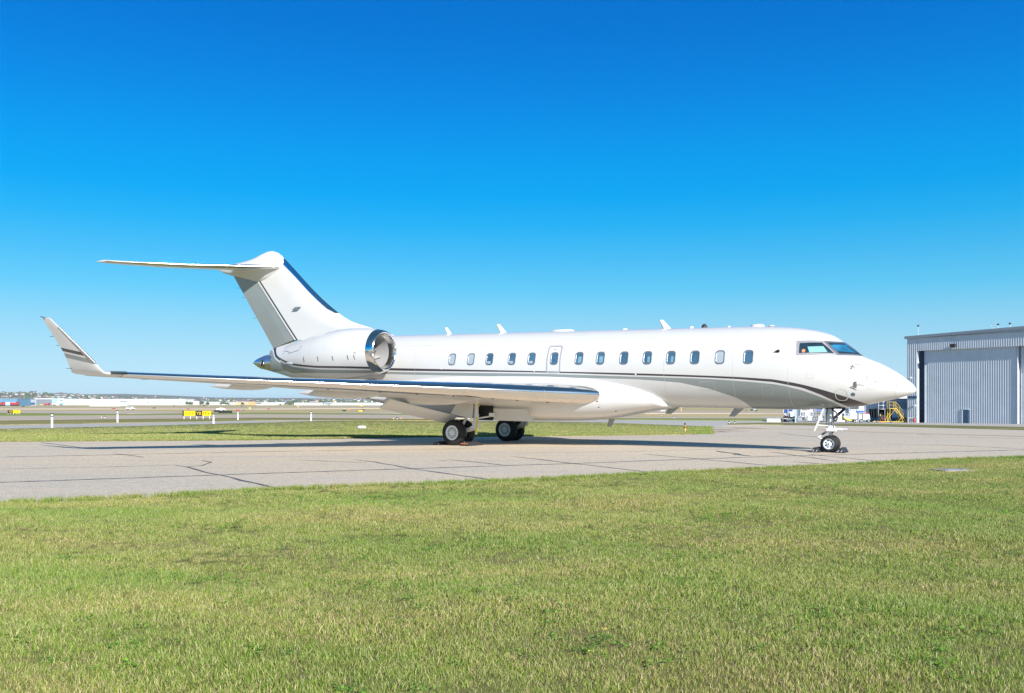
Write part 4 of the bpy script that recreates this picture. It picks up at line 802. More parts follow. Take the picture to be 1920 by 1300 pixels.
# ---- livery paint
def band_tools(t):
    L = t.links.new
    def math(op, a, b=None):
        n = t.nodes.new('ShaderNodeMath'); n.operation = op
        for i, q in enumerate((a, b)):
            if q is None: continue
            if isinstance(q, (int, float)): n.inputs[i].default_value = q
            else: L(q, n.inputs[i])
        return n.outputs[0]
    def below(z, c, w_=.006):
        d = math('SUBTRACT', z, c); m = t.nodes.new('ShaderNodeMapRange'); m.inputs[1].default_value = -w_; m.inputs[2].default_value = w_
        m.inputs[3].default_value = 1; m.inputs[4].default_value = 0; L(d, m.inputs[0]); return m.outputs[0]
    def curve(s, pts, s0=-9.0, s1=19.0, z0=-1.6, z1=1.6):
        f = pchip([p[0] for p in pts], [p[1] for p in pts]); n = t.nodes.new('ShaderNodeFloatCurve'); cu = n.mapping.curves[0]; n.mapping.use_clip = False
        xs = sorted(set([p[0] for p in pts] + [pts[0][0] + (pts[-1][0]-pts[0][0])*i/26 for i in range(27)]))
        q = [((x-s0)/(s1-s0), (f(x)-z0)/(z1-z0)) for x in xs]
        cu.points[0].location = (0, q[0][1]); cu.points[1].location = (1, q[-1][1])
        for a in q: p = cu.points.new(*a)
        for p in cu.points: p.handle_type = 'VECTOR'
        n.mapping.update(); L(math('DIVIDE', math('SUBTRACT', s, s0), s1-s0), n.inputs['Value'])
        return math('ADD', math('MULTIPLY', n.outputs[0], z1-z0), z0)
    def mix(fac, a, b):
        m = t.nodes.new('ShaderNodeMix'); m.data_type = 'RGBA'; L(fac, m.inputs[0])
        for i, q in ((6, a), (7, b)):
            if isinstance(q, tuple): m.inputs[i].default_value = (*q, 1)
            else: L(q, m.inputs[i])
        return m.outputs[2]
    tcn = t.nodes.new('ShaderNodeTexCoord'); x = t.nodes.new('ShaderNodeSeparateXYZ'); L(tcn.outputs['Object'], x.inputs[0])
    z = math('SUBTRACT', x.outputs[2], OZ)
    return math, below, curve, mix, x.outputs[0], x.outputs[1], z, tcn
WHITE, GREY, DARK = (.66, .66, .655), (.25, .285, .285), (.05, .045, .055)
def paint(name):
    m, t, b = newmat(name); b.inputs['Roughness'].default_value = .2; b.inputs['Coat Weight'].default_value = .18; b.inputs['Coat Roughness'].default_value = .04
    return m, t, b
def wear(t, tcn, col, b):
    n = t.nodes.new('ShaderNodeTexNoise'); n.inputs['Scale'].default_value = 1.3; n.inputs['Detail'].default_value = 7; t.links.new(tcn.outputs['Object'], n.inputs['Vector'])
    mr = t.nodes.new('ShaderNodeMapRange'); mr.inputs[3].default_value = .955; mr.inputs[4].default_value = 1.02; t.links.new(n.outputs['Fac'], mr.inputs[0])
    mm = t.nodes.new('ShaderNodeMix'); mm.data_type = 'RGBA'; mm.blend_type = 'MULTIPLY'; mm.inputs[0].default_value = 1
    t.links.new(col, mm.inputs[6]); t.links.new(mr.outputs[0], mm.inputs[7]); t.links.new(mm.outputs[2], b.inputs['Base Color'])
    r = t.nodes.new('ShaderNodeMapRange'); r.inputs[3].default_value = .16; r.inputs[4].default_value = .28; t.links.new(n.outputs['Fac'], r.inputs[0]); t.links.new(r.outputs[0], b.inputs['Roughness'])
m, t, b = paint('fuselage_livery'); math_, below, curve, mix, s_, l_, z_, tcn = band_tools(t)
DT = [(-8.25,1.0),(-8.12,.924),(-8.05,.795),(-7.89,.577),(-7.47,.38),(-6.82,.221),(-5.79,.132),(-3,.02),(-.05,-.037),(5.641,-.144),(9.561,-.222),(12.042,-.295),(12.961,-.331),(14.105,-.401),(14.767,-.511),(15.531,-.706),(16.201,-.923),(16.73,-1.125),(17.0,-1.22)]
DB = [(-8.28,.88),(-8.18,.75),(-8.0,.50),(-7.55,.29),(-6.85,.14),(-5.8,.055),(-3,-.06),(-.053,-.13),(5.638,-.191),(9.557,-.287),(12.038,-.356),(12.956,-.398),(14.098,-.485),(14.897,-.64),(15.511,-.876),(15.831,-1.042),(16.124,-1.201),(16.25,-1.27),(17,-1.5)]
WB = [(-8.32,.82),(-8.22,.68),(-8.05,.44),(-7.6,.225),(-6.9,.085),(-5.8,0.0),(-3,-.11),(-.056,-.181),(5.635,-.238),(9.553,-.332),(12.035,-.397),(12.951,-.453),(14.093,-.546),(14.889,-.713),(15.498,-.949),(15.814,-1.107),(16.048,-1.244),(16.3,-1.5)]
GB = [(-8.5,-.10),(-5.8,-.14),(-.067,-.274),(5.621,-.361),(9.543,-.42),(10.017,-.445),(11.031,-.518),(11.992,-.703),(12.868,-.987),(13.123,-1.17),(13.193,-1.255),(13.3,-1.5),(17,-1.55)]
dark = math_('MULTIPLY', below(z_, curve(s_, DT)), math_('SUBTRACT', 1.0, below(z_, curve(s_, DB))))
grey = math_('MULTIPLY', below(z_, curve(s_, WB)), math_('SUBTRACT', 1.0, below(z_, curve(s_, GB))))
wear(t, tcn, mix(dark, mix(grey, WHITE, GREY), DARK), b); MAT['fus'] = m

m, t, b = paint('nacelle_livery'); math_, below, curve, mix, s_, l_, z_, tcn = band_tools(t)
NB = curve(s_, [(-5.2, .40), (-4.9, .27), (-4.6, .187), (-4.27, .117), (-3.3, .034), (-2.9, .010), (-1.5, -.010), (0, -.035)]); q = math_('SUBTRACT', z_, NB); inv = lambda a: math_('SUBTRACT', 1.0, a)
dark = math_('MULTIPLY', below(q, 0.0), inv(below(q, -.078))); grey = math_('MULTIPLY', below(q, -.135), inv(below(z_, -.26)))
wear(t, tcn, mix(dark, mix(grey, WHITE, GREY), DARK), b); MAT['nac'] = m
m, t, b = paint('winglet_livery'); math_, below, curve, mix, s_, l_, z_, tcn = band_tools(t)
q = math_('ADD', z_, math_('MULTIPLY', math_('ADD', s_, 2.93), .16)); inv = lambda a: math_('SUBTRACT', 1.0, a)
dark = math_('MULTIPLY', below(q, .185), inv(below(q, .085))); grey = math_('MULTIPLY', below(q, .03), inv(below(q, -.10)))
wear(t, tcn, mix(dark, mix(grey, WHITE, GREY), DARK), b); MAT['wlt'] = m
m, t, b = paint('fin_livery'); math_, below, curve, mix, s_, l_, z_, tcn = band_tools(t)
# distance forward of the rudder hinge line
q = math_('ADD', math_('MULTIPLY', math_('ADD', s_, 7.04), .751), math_('MULTIPLY', math_('SUBTRACT', z_, 1.30), .660)); inv = lambda a: math_('SUBTRACT', 1.0, a)
dark = math_('MULTIPLY', below(q, .155), inv(below(q, .075))); wear(t, tcn, mix(dark, WHITE, DARK), b); MAT['finp'] = m

# ---- fuselage
ss = sorted(set([round(x, 3) for x in list(np.linspace(-8.5, 12.6, 44)) + list(np.linspace(12.6, 17.3, 48)) + list(np.linspace(17.3, 18.06, 18))]))
NT = 72
mb = MB(); mb.ring([[fus(s, 2*pi*j/NT) for j in range(NT)] for s in ss], True, True, True); fuselage = J(mb, 'fuselage', MAT['fus'])
def quadpatch(A, B, C_, D, off, nu=10, nv=6):
    A, B, C_, D = map(Vector, (A, B, C_, D)); rows = []
    for i in range(nu+1):
        u = i/nu; rows.append([proj(A.lerp(B, u).lerp(D.lerp(C_, u), j/nv), off) for j in range(nv+1)])
    return MB().ring(rows, close=False, smooth=True)
def rrect(cs, cz, w_, h_, r, n=5, shear=0.0):
    pts = []
    for qx, qz, a0 in ((1, 1, 0), (-1, 1, pi/2), (-1, -1, pi), (1, -1, 3*pi/2)):
        for k in range(n+1):
            a = a0 + pi/2*k/n; x = qx*(w_/2-r) + r*cos(a); z = qz*(h_/2-r) + r*sin(a); pts.append((cs + x + shear*z, cz + z))
    out = []
    for i, p in enumerate(pts):          # points along the straight sides too, so that they follow the curved skin
        out.append(p); q = pts[(i+1) % len(pts)]
        if i % (n+1) == n: out += [(lerp(p[0], q[0], k/7), lerp(p[1], q[1], k/7)) for k in range(1, 7)]
    return out
def bandpatch(P0, P1, o0, o1): return MB().ring([[SP(s, z, o0) for s, z in P0], [SP(s, z, o1) for s, z in P1]], True, smooth=True)
def fillpatch(P, off, smooth=True):
    mb = MB(); cs = sum(p[0] for p in P)/len(P); cz = sum(p[1] for p in P)/len(P); r1 = [SP(cs + (s-cs)*.5, cz + (z-cz)*.5, off) for s, z in P]
    mb.ring([[SP(s, z, off) for s, z in P], r1], True, smooth=smooth); n = len(P); mb.add(r1 + [SP(cs, cz, off)], [(i, (i+1) % n, n) for i in range(n)], smooth); return mb
MAT['seam'] = M('seam_sealant', (.50, .51, .52), .5)
WIN = [2.129, 2.967, 3.782, 4.734, 5.551, 6.463, 7.438, 8.25, 9.12, 9.965, 10.788, 11.605, 12.435, 13.344]
for k, s in enumerate(WIN):
    z = .295; mb = MB()
    out = rrect(s, z, .31, .45, .11); inn = rrect(s, z, .235, .365, .085)
    mb.ring([[SP(a, c, .001) for a, c in out], [SP(a, c, .012) for a, c in rrect(s, z, .30, .44, .105)], [SP(a, c, .012) for a, c in rrect(s, z, .25, .385, .09)], [SP(a, c, .004) for a, c in inn]], True)
    w_ = J(mb, 'cabin_window', MAT['frame'])
    if k in (0, 1, 12):
        w_['label'] = 'cabin window with its pale blind closed'; J(fillpatch(inn, .0045), 'window_shade', MAT['shade'], w_)
    else:
        J(fillpatch(inn, .004), 'pane', MAT['glass'], w_)
        if k in (2, 3, 4): J(fillpatch(rrect(s-.01, z-.125, .15, .09, .03), .0065), 'window_ledge', MAT['shade'], w_)
        elif k in (6, 7): J(fillpatch(rrect(s+.03, z-.05, .145, .22, .04), .0065), 'seat_back', MAT['seat'], w_)
        elif k in (9, 10): J(fillpatch(rrect(s+.05, z-.06, .09, .2, .03), .0065), 'seat_back', MAT['seat'], w_)
        else: J(fillpatch(rrect(s+.02, z-.03, .14, .26, .04), .0055), 'seat_back', MAT['glass'], w_)
# emergency exit outline, service panel, seams
dr = J(bandpatch(rrect(6.44, .27, .56, .98, .10), rrect(6.44, .27, .47, .89, .07), .003, .003), 'emergency_exit', M('exit_outline', (.34, .35, .39), .4)); J(fillpatch(rrect(6.44, .62, .12, .04, .015), .004), 'exit_handle', MAT['shade'], dr)
J(bandpatch(rrect(16.06, -.855, .36, .36, .14), rrect(16.06, -.855, .315, .315, .12), .004, .004), 'nose_hatch', M('hatch_outline', (.6, .59, .56), .4))
J(fillpatch(rrect(16.385, -.835, .115, .10, .045), .006), 'landing_light', MAT['glass'])
for s in (1.663, 5.682, 9.559): J(fillpatch(rrect(s, -.02 - .0205*s if s < 9 else -.25, .06, .06, .028), .01), 'beacon_light', MAT['bldg'])
for s in (17.52, 14.55, 12.85, 10.55, 4.2, .4): 
    mb = MB(); r0 = [fus(s, 2*pi*j/60) * 1.0 for j in range(60)]; mb.ring([[proj(p, .0015) for p in r0], [proj(Vector((s+.009, p.y, p.z)), .0015) for p in r0]], True); J(mb, 'skin_seam', MAT['seam'])
for a_, b_, z0 in ((10.55, 14.55, .78), (4.2, 10.55, .95), (-.5, 4.2, .85)):     # lengthwise lap joints
    n = 30; J(MB().ring([[SP(lerp(a_, b_, k/n), z0, .0015) for k in range(n+1)], [SP(lerp(a_, b_, k/n), z0 - .008, .0015) for k in range(n+1)]], False, smooth=True), 'skin_seam', MAT['seam'])
for cs, cz, w_, h_ in ((12.0, -.62, .5, .28), (13.9, -.75, .34, .3), (15.2, -.3, .22, .16), (16.9, -.62, .2, .14), (3.2, .75, .3, .2)):      # flush access hatches
    J(bandpatch(rrect(cs, cz, w_, h_, .05), rrect(cs, cz, w_-.018, h_-.018, .045), .002, .002), 'access_hatch', MAT['seam'])
# cockpit glazing
F1 = [(14.735, -.945, .80), (15.52, -.70, .79), (15.96, -.82, .335), (14.79, -1.18, .335)]; F2 = [(15.50, -.705, .79), (15.98, -.015, .77), (16.56, -.015, .34), (15.94, -.83, .335)]
P1 = [(14.84, -.975, .715), (15.46, -.775, .725), (15.845, -.86, .40), (14.86, -1.14, .405)]; P2 = [(15.61, -.70, .725), (16.02, -.05, .73), (16.48, -.05, .40), (15.965, -.79, .395)]
cw = J(quadpatch(*F1, .004), 'cockpit_side_window', MAT['cfrm']); sp_ = J(quadpatch(*P1, .008), 'pane', MAT['wscreen'], cw)
J(quadpatch((15.08, -1.0, .60), (15.52, -.86, .62), (15.66, -.90, .42), (15.16, -1.08, .42), .010), 'teal_reflection', M('painted_teal_reflection', (.26, .52, .52), .2), cw); J(fillpatch(rrect(14.985, .475, .10, .11, .05), .0105), 'headset', MAT['skin'], cw)  # teal patch is a reflection on the side pane, painted as a surface
def szpatch(t0, t1, b0, b1, off, sg=-1, nu=14, nv=8):
    """patch between a top edge t0-t1 and a bottom edge b0-b1 given in side view"""
    rows = []
    for i in range(nu+1):
        u = 1 - (1 - i/nu)**2; r = []
        for j in range(nv+1):
            v = j/nv; s = lerp(lerp(t0[0], t1[0], u), lerp(b0[0], b1[0], u), v); z = lerp(lerp(t0[1], t1[1], u), lerp(b0[1], b1[1], u), v)
            z = min(z, sec(s)[0] - .001); P = SP(s, z, off); r.append(Vector((P.x, P.y if sg < 0 else -P.y, P.z)))
        rows.append(r)
    return MB().ring(rows, close=False, smooth=True)
FT_ = ((15.50, .790), (15.99, .776), (15.94, .335), (16.56, .345)); PT_ = ((15.62, .735), (16.01, .735), (15.975, .392), (16.47, .392))
cf = J(szpatch(*FT_, .005), 'windscreen', MAT['frame']); J(szpatch(*PT_, .010), 'pane', MAT['bscreen'], cf); J(szpatch((15.62, .734), (15.99, .734), (15.70, .66), (16.05, .68), .012), 'glare_shield', MAT['wscreen'], cf); J(szpatch((15.90, .47), (16.38, .43), (15.98, .393), (16.46, .393), .012), 'glare_shield', MAT['wscreen'], cf)
mir = lambda Q: [(a, -b_, c) for a, b_, c in Q]
cf2 = J(szpatch(*FT_, .0055, 1), 'windscreen', MAT['frame']); J(szpatch(*PT_, .0105, 1), 'pane', MAT['bscreen'], cf2)
# wiper on the windscreen
pts = [proj(p, .03) for p in ((16.50, -.2, .36), (16.32, -.28, .50), (16.12, -.33, .64))]; J(MB().tube(pts, .012, 6), 'wiper', MAT['rubber'])
# probes
def probe(s, z, ln, r, dz=0.0):
    a = SP(s, z, 0); b_ = SP(s, z, .10); mb = MB(); mb.cyl(a, b_, r*1.6, r, 8); mb.cyl(b_ - Vector((.04, 0, 0)), b_ + Vector((ln, 0, dz)), r, r*.6, 8); return J(mb, 'air_data_probe', MAT['steel'])
probe(16.36, .0, .22, .012, .02); probe(16.36, -.04, .18, .010, -.01); probe(16.46, -.53, .26, .012, -.01)
J(MB().prism([SP(16.42, -.47, .005), SP(16.50, -.45, .005), SP(16.50, -.63, .005), SP(16.42, -.65, .005)], (0, 0, 0), (0, -.012, 0)), 'probe_plate', MAT['steel'])
for s, z in ((16.77, -.33), (17.0, -.45), (17.25, -.45), (17.55, -.575)):
    a = SP(s, z, 0); J(MB().cyl(a, a + Vector((.04, -.03, .04)), .010, .005, 6), 'ice_probe', MAT['rubber'])
a = SP(14.243, .465, 0); mb = MB(); mb.cyl(a, SP(14.243, .465, .03), .05, .05, 10); mb.prism([a + Vector(p) for p in ((.05, -.02, .04), (-.01, -.02, .05), (-.10, -.02, -.01), (.04, -.02, .0))], (0, 0, 0), (0, -.05, 0)); J(mb, 'angle_vane', MAT['rubber'])
# roof and belly antennas, roof fittings
def blade(s, z, h_, c0, c1, sweep, name='blade_antenna', mat='white', th=.035):
    mb = MB(); sg = 1 if h_ > 0 else -1
    rings = [[(s + c*(u - .5) - sw, th*f*w2, zz) for u, f in ((0, 0), (.2, 1), (.7, .8), (1, 0), (.7, -.8), (.2, -1))] for zz, c, sw, w2 in ((z - .06*sg, c0, 0, 1), (z + h_, c1, sweep, .6))]
    mb.ring(rings, True, True, True, False); return J(mb, name, MAT[mat])
blade(1.12, 1.34, .27, .26, .16, .22); blade(3.6, 1.335, .34, .36, .16, .29); blade(10.17, 1.34, .31, .34, .15, .27)
blade(8.12, -1.86, -.22, .24, .16, .12, mat='grey'); blade(10.42, -1.40, -.17, .40, .22, .20, mat='grey'); blade(12.74, -1.34, -.27, .36, .2, .30, mat='frame')
for s, l_r, h_ in ((6.09, .50, .085), (8.56, .10, .06), (11.01, .06, .07), (12.31, .04, .05), (13.24, .24, .085), (13.7, .1, .04)):
    mb = MB(); n = 14; mb.ring([[(s + l_r*f*cos(2*pi*j/n), .14*f*sin(2*pi*j/n), 1.33 + zz) for j in range(n)] for f, zz in ((1, 0), (.95, h_*.5), (.75, h_*.9), (.3, h_))], True, False, True); J(mb, 'roof_antenna_dome', MAT['white'])
mb = MB(); mb.lathe([(0, .1), (.06, .1), (.12, .06), (.15, 0)], (11.45, 0, 1.33), (0, 0, 1), 12); J(mb, 'roof_beacon', MAT['rubber'])

# ---- tail cone
TC = [(-8.3,.70,-.15,.30),(-8.63,.64,-.09,.27),(-8.9,.60,-.04,.235),(-9.15,.525,.0,.19),(-9.35,.46,.08,.14),(-9.52,.385,.17,.085),(-9.66,.285,.245,.015)]
mb = MB(); mb.ring([[(s, hw*cos(2*pi*j/28), (zt+zb)/2 + (zt-zb)/2*sin(2*pi*j/28)) for j in range(28)] for s, zt, zb, hw in TC], True, True, True); cone = J(mb, 'tail_cone', M('brushed_metal', (.55, .55, .56), .16, .9))
ea, eo = Vector((-.30, -.95, .08)).normalized(), Vector((-8.84, -.225, .235))
J(MB().lathe([(-.05, .15), (.03, .155), (.05, .14), (.02, .125)], eo, ea, 24), 'exhaust_rim', MAT['chrome'], cone); J(MB().cyl(eo, eo + ea*.03, .126, .126, 24), 'exhaust_duct', MAT['black'], cone)

# ---- fin, rudder, T-tail
def hinge_s(z): return -7.04 - (z - 1.30) * (9.315 - 7.04) / (3.883 - 1.30)
le_s = pchip([1.25, 1.45, 1.74, 1.98, 2.39, 4.87, 5.3], [-1.2, -2.0, -3.03, -3.9, -4.70, -7.83, -8.36])
def fin_half(z): return lerp(.23, .14, sstep(1.3, 4.9, z))
zs = [1.25, 1.35, 1.45, 1.6, 1.74, 1.86, 1.98, 2.15, 2.39, 2.8, 3.3, 3.9, 4.4, 4.75]
def fin_ring(z, n=14):
    a, h_ = le_s(z), hinge_s(z); t_ = fin_half(z); up = []
    for k in range(n+1):
        u = (k/n)**1.8; s = a + (h_ - a)*u; d = a - s; up.append((s, t_*min(1, (d/1.5)**.55) * (1 - .25*u)))
    return [(s, -y, z) for s, y in up] + [(s, y, z) for s, y in up[::-1][:-1]]
mb = MB(); mb.ring([fin_ring(z) for z in zs], True, True, True); fin = J(mb, 'tail_fin', MAT['finp'])
mb = MB(); rings = []
for z in [.9, 1.6, 2.0, 2.8, 3.6, 4.25]:
    h_ = hinge_s(z) + .06; te = -8.409 - (z - .922)*(10.917-8.409)/(4.182-.922); t_ = fin_half(max(z, 1.3))*.74
    rings.append([(h_, -t_*.9, z), (lerp(h_, te, .35), -t_*.72, z), (te, -.012, z), (te, .012, z), (lerp(h_, te, .35), t_*.72, z), (h_, t_*.9, z)])
# slanted lower edge follows the fuselage
rings[0] = [(s, y, lerp(.90, 1.28, (s + 8.42)/1.4)) for s, y, z in [(-7.0, -.15, 0), (-7.5, -.12, 0), (-8.41, -.012, 0), (-8.41, .012, 0), (-7.5, .12, 0), (-7.0, .15, 0)]]
mb.ring(rings, True, True, True, False); J(mb, 'rudder', MAT['grey'])
mb = MB(); rings = []
for z in np.linspace(2.36, 4.85, 14):
    a = le_s(z); w_ = lerp(.24, .30, sstep(3.9, 4.7, z)) * sstep(2.28, 2.45, z) + .02
    r = []
    for k in range(9):
        u = (k/8)**1.5; d = w_*u; y = fin_half(z)*min(1, (max(d, 0)/1.5)**.55) + .008; r.append((a - d + .02*(1-u), y))
    rings.append([(s, -y, z) for s, y in r[::-1]] + [(s, y, z) for s, y in r[1:]])
mb.ring(rings, False, smooth=True); J(mb, 'leading_edge', MAT['chrome'], fin)
J(MB().prism([(-7.085, -.232, 2.555), (-6.90, -.232, 2.665), (-6.57, -.226, 2.675), (-6.76, -.228, 2.545)], (0, 0, 0), (0, -.03, 0)), 'air_scoop', MAT['frame'], fin)
BF = [(-11.93,4.66,4.56,.03),(-11.6,4.73,4.42,.09),(-11.0,4.80,4.26,.17),(-10.4,4.86,4.12,.25),(-9.9,4.93,4.0,.31),(-9.5,5.02,3.90,.34),(-9.1,5.16,3.87,.35),(-8.75,5.245,3.97,.34),(-8.5,5.24,4.10,.30),(-8.2,5.14,4.27,.25),(-7.98,5.0,4.40,.20),(-7.86,4.86,4.52,.12),(-7.80,4.72,4.62,.03)]
mb = MB(); nb = 32; rings = []
for s, zt, zb, hw in BF:
    zc = 4.55 if zb < 4.5 else (zt+zb)/2
    rings.append([(s, hw*cos(a), zc + ((zt-zc) if sin(a) > 0 else (zc-zb))*sin(a)) for a in [2*pi*j/nb for j in range(nb)]])
mb.ring(rings, True, True, True); J(mb, 'tail_fairing', MAT['white'])
def foil(u, tk, camber=0.0):
    yt = 5*tk*(.2969*sqrt(u) - .126*u - .3516*u*u + .2843*u**3 - .1015*u**4); yc = camber*4*u*(1-u); return yt, yc
def foil_ring(LE, chord, tk, normal, drop=0.0, camber=.012, n=14, fwd=(-1, 0, 0), off=0.0, u0=0, u1=1, u1b=None):
    """closed ring upper TE->LE->lower TE ; or an open nose ring when u1<1"""
    LE = Vector(LE); nrm = Vector(normal).normalized(); f = Vector(fwd); up, lo_ = [], []
    for k in range(n+1):
        u = u1*(k/n)**1.9; yt, yc = foil(u, tk, camber); up.append(LE + f*(chord*u - off*(1-u/u1)) + Vector((0, 0, 1))*(-drop*u) + nrm*(chord*(yc+yt) + off))
        u = (u1b or u1)*(k/n)**1.9; yt, yc = foil(u, tk, camber); lo_.append(LE + f*(chord*u - off*(1-u/(u1b or u1))) + Vector((0, 0, 1))*(-drop*u) + nrm*(chord*(yc-yt) - off))
    return up[::-1] + lo_[1:]
for sg in (-1, 1):
    st = [(-.2, -7.93, 4.49, 2.9), (-1.2, -8.75, 4.44, 2.55), (-3.2, -10.0 - .28, 4.34, 1.95), (-5.0, -11.15-.28, 4.25+.03, 1.25), (-5.55, -11.65-.2, 4.28, 1.0), (-5.75, -12.1, 4.30, .7)]
    tr = [foil_ring((s, -sg*l if sg > 0 else l, z), c, .085, (0, 0, 1), 0, 0.0) for l, s, z, c in st]
    mb = MB(); mb.ring(tr, True, True, True); sb = J(mb, 'stabilizer', MAT['white'])
    st2 = [(l, s, z, c) for l, s, z, c in st[:4]]; tr = [foil_ring((s, -sg*l if sg > 0 else l, z), c, .085, (0, 0, 1), 0, 0.0, u1=.10, off=.004) for l, s, z, c in st2]
    mb = MB(); mb.ring(tr, False); J(mb, 'leading_edge', MAT['chrome'], sb)

# ---- wings
WS = [(-.9, 8.95, -1.00, 7.75, .118, .40), (-1.6, 8.40, -.95, 7.1, .118, .37), (-3.0, 7.18, -.90, 6.05, .115, .32), (-4.4, 6.0, -.85, 5.15, .112, .26), (-5.4, 5.1, -.82, 4.5, .108, .20), (-7.4, 3.35, -.755, 3.55, .104, .13), (-9.0, 1.97, -.705, 2.95, .10, .09), (-10.7, .50, -.65, 2.35, .10, .06), (-12.9, -1.42, -.565, 1.68, .10, .03)]
wf = [pchip([-w[0] for w in WS], [w[k] for w in WS]) for k in range(1, 6)]
def wing_at(l): return tuple(f(-l) for f in wf)     # l negative (right wing)
def wing_ring(l, sg, **kw):
    s, z, c, tk, dr_ = wing_at(l); return foil_ring((s, l*sg, z), c, tk, (0, 0, 1), dr_, **kw)
WL = [(-13.1, -1.58, -.555, 1.62, .10, 0), (-13.28, -1.62, -.52, 1.52, .095, 20), (-13.40, -1.66, -.40, 1.36, .09, 48), (-13.50, -1.74, -.24, 1.26, .085, 60), (-13.66, -1.96, .03, .99, .085, 60), (-13.89, -2.23, .39, .74, .08, 60), (-14.11, -2.50, .74, .52, .08, 60), (-14.25, -2.66, .96, .39, .08, 60), (-14.27, -2.72, 1.0, .28, .06, 60)]
for sg in (1, -1):
    ls = sorted(set([w[0] for w in WS] + [-2.2, -6.4, -8.2, -9.8, -11.8]), reverse=True)
    mb = MB(); mb.ring([wing_ring(l, sg) for l in ls], True, True, True); wing = J(mb, 'wing', MAT['wing'])
    for l0, l1 in ((-1.62, -3.096), (-3.104, -5.096), (-5.104, -7.496), (-7.504, -9.946), (-9.954, -12.85)):
        def uu(l): c = wing_at(l)[2]; return min(.13, .50/c)
        mb = MB(); mb.ring([wing_ring(lerp(l0, l1, k/6), sg, u1=uu(lerp(l0, l1, k/6)), u1b=uu(lerp(l0, l1, k/6))*1.25, off=.006, n=12) for k in range(7)], False); J(mb, 'slat', MAT['chrome'], wing)
    mb = MB(); mb.ring([foil_ring((s, l*sg, z), c, tk, (0, sg*sin(radians(a)), cos(radians(a))), 0) for l, s, z, c, tk, a in [(-12.9, -1.42, -.565, 1.68, .10, 0)] + WL], True, True, True); wl = J(mb, 'winglet', MAT['wlt'])
    mb = MB(); mb.ring([foil_ring((s, l*sg, z), c, tk, (0, sg*sin(radians(a)), cos(radians(a))), 0, u1=.10, off=.010) for l, s, z, c, tk, a in WL[3:7]], True, True, True); J(mb, 'leading_edge', MAT['steel'], wl)
    J(MB().box((-1.38, -12.99*sg, -.50), (.30, .42, .05), ry=0, rz=-.75*sg*1.0), 'navigation_light', MAT['wscreen'], wing)
    J(MB().cyl((-2.9, -14.28*sg, 1.0), (-3.12, -14.28*sg, 1.04), .02, .012, 6), 'tip_light', MAT['steel'], wl)
    # flaps
    def flap(a, b_, n=6):
        rings = []
        for k in range(n+1):
            t = k/n; s, l, z, c, d = [lerp(x, y, t) for x, y in zip(a, b_)]; f = Vector((-cos(radians(d)), 0, -sin(radians(d)))); rings.append(foil_ring((s, l*sg, z), c, .13, (sin(radians(d)) * -1, 0, cos(radians(d))), 0, 0, n=8, fwd=f))
        return MB().ring(rings, True, True, True)
    J(flap((1.62, -4.35, -1.20, .60, 34), (2.86, -2.02, -1.80, .52, 34)), 'flap', MAT['white'], wing)
    for l, s0, s1, zc, hh, hw in ((-9.0, .75, -2.15, -.80, .165, .13), (-6.5, 3.0, -.65, -.985, .215, .16), (-3.6, 4.6, .1, -1.15, .25, .19)):
        n = 16; rings = []
        for k in range(19):
            u = k/18; s = lerp(s0, s1, u); r = (sin(pi*min(1, u*1.02)**.8)**.62 if u < .98 else .06) if u > 0 else .03; zz = zc - .06*max(0, u-.6)*2
            rings.append([(s, (l + hw*r*cos(2*pi*j/n))*1.0*sg if sg > 0 else -(l + hw*r*cos(2*pi*j/n)), zz + hh*r*sin(2*pi*j/n)) for j in range(n)])
        mb = MB(); mb.ring(rings, True, True, True); J(mb, 'flap_fairing', MAT['wing'], wing)
for s, z in ((-10.55, 3.7), (-10.2, 3.25), (-9.5, 2.3)): J(MB().cyl((s+.05, 0, z), (s-.22, 0, z-.01), .009, .005, 5), 'static_wick', MAT['rubber'])
for s, l, z in ((-2.93, -13.75, .25), (-2.95, -13.95, .5), (-2.98, -13.4, -.4), (-2.7, -12.4, -.62), (-2.2, -11.4, -.68)): J(MB().cyl((s+.03, l, z), (s-.26, l, z), .009, .005, 5), 'static_wick', MAT['rubber'])
for l in (-2.5, -3.3, -4.0, -5.0, -5.9, -6.8, -8.0):
    s, z, c, tk, dr_ = wing_at(l); r_ = foil_ring((s, l, z), c, tk, (0, 0, 1), dr_, n=40); p = min(r_[40:], key=lambda v: abs(v.x - (s - .78))); J(MB().cyl(p + Vector((0, 0, .01)), p - Vector((.004, 0, .006)), .045, .045, 10), 'inspection_hole', MAT['rubber'])
# belly fairing
BL = [(10.50,-1.18,-1.37,.45),(10.3,-.98,-1.40,.84),(10.0,-.78,-1.45,1.10),(9.4,-.50,-1.56,1.33),(8.7,-.30,-1.70,1.47),(8.0,-.18,-1.81,1.57),(7.0,-.12,-1.89,1.65),(6.0,-.10,-1.92,1.69),(4.5,-.10,-1.94,1.71),(2.5,-.12,-1.93,1.68),(1.0,-.18,-1.84,1.58),(0,-.26,-1.74,1.48),(-1.5,-.45,-1.5,1.22),(-3,-.8,-1.2,.8)]
bf = [pchip([r[0] for r in BL][::-1], [r[k] for r in BL][::-1]) for k in (1, 2, 3)]
def se(a, e): c = cos(a); return math.copysign(abs(c)**(2/e), c)
mb = MB(); nb = 48; rings = []
for s in np.linspace(-3, 10.5, 60):
    zt, zb, hw = [f(s) for f in bf]; zc = -1.02 if zt > -.95 and zb < -1.05 else (zt+zb)/2; zc = min(zc, zt-.05)
    rings.append([(s, hw*se(a, 2.7), zc + ((zt-zc) if sin(a) > 0 else (zc-zb))*se(a - pi/2, 2.3)) for a in [2*pi*j/nb for j in range(nb)]])
mb.ring(rings, True, True, True); J(mb, 'belly_fairing', MAT['white'])
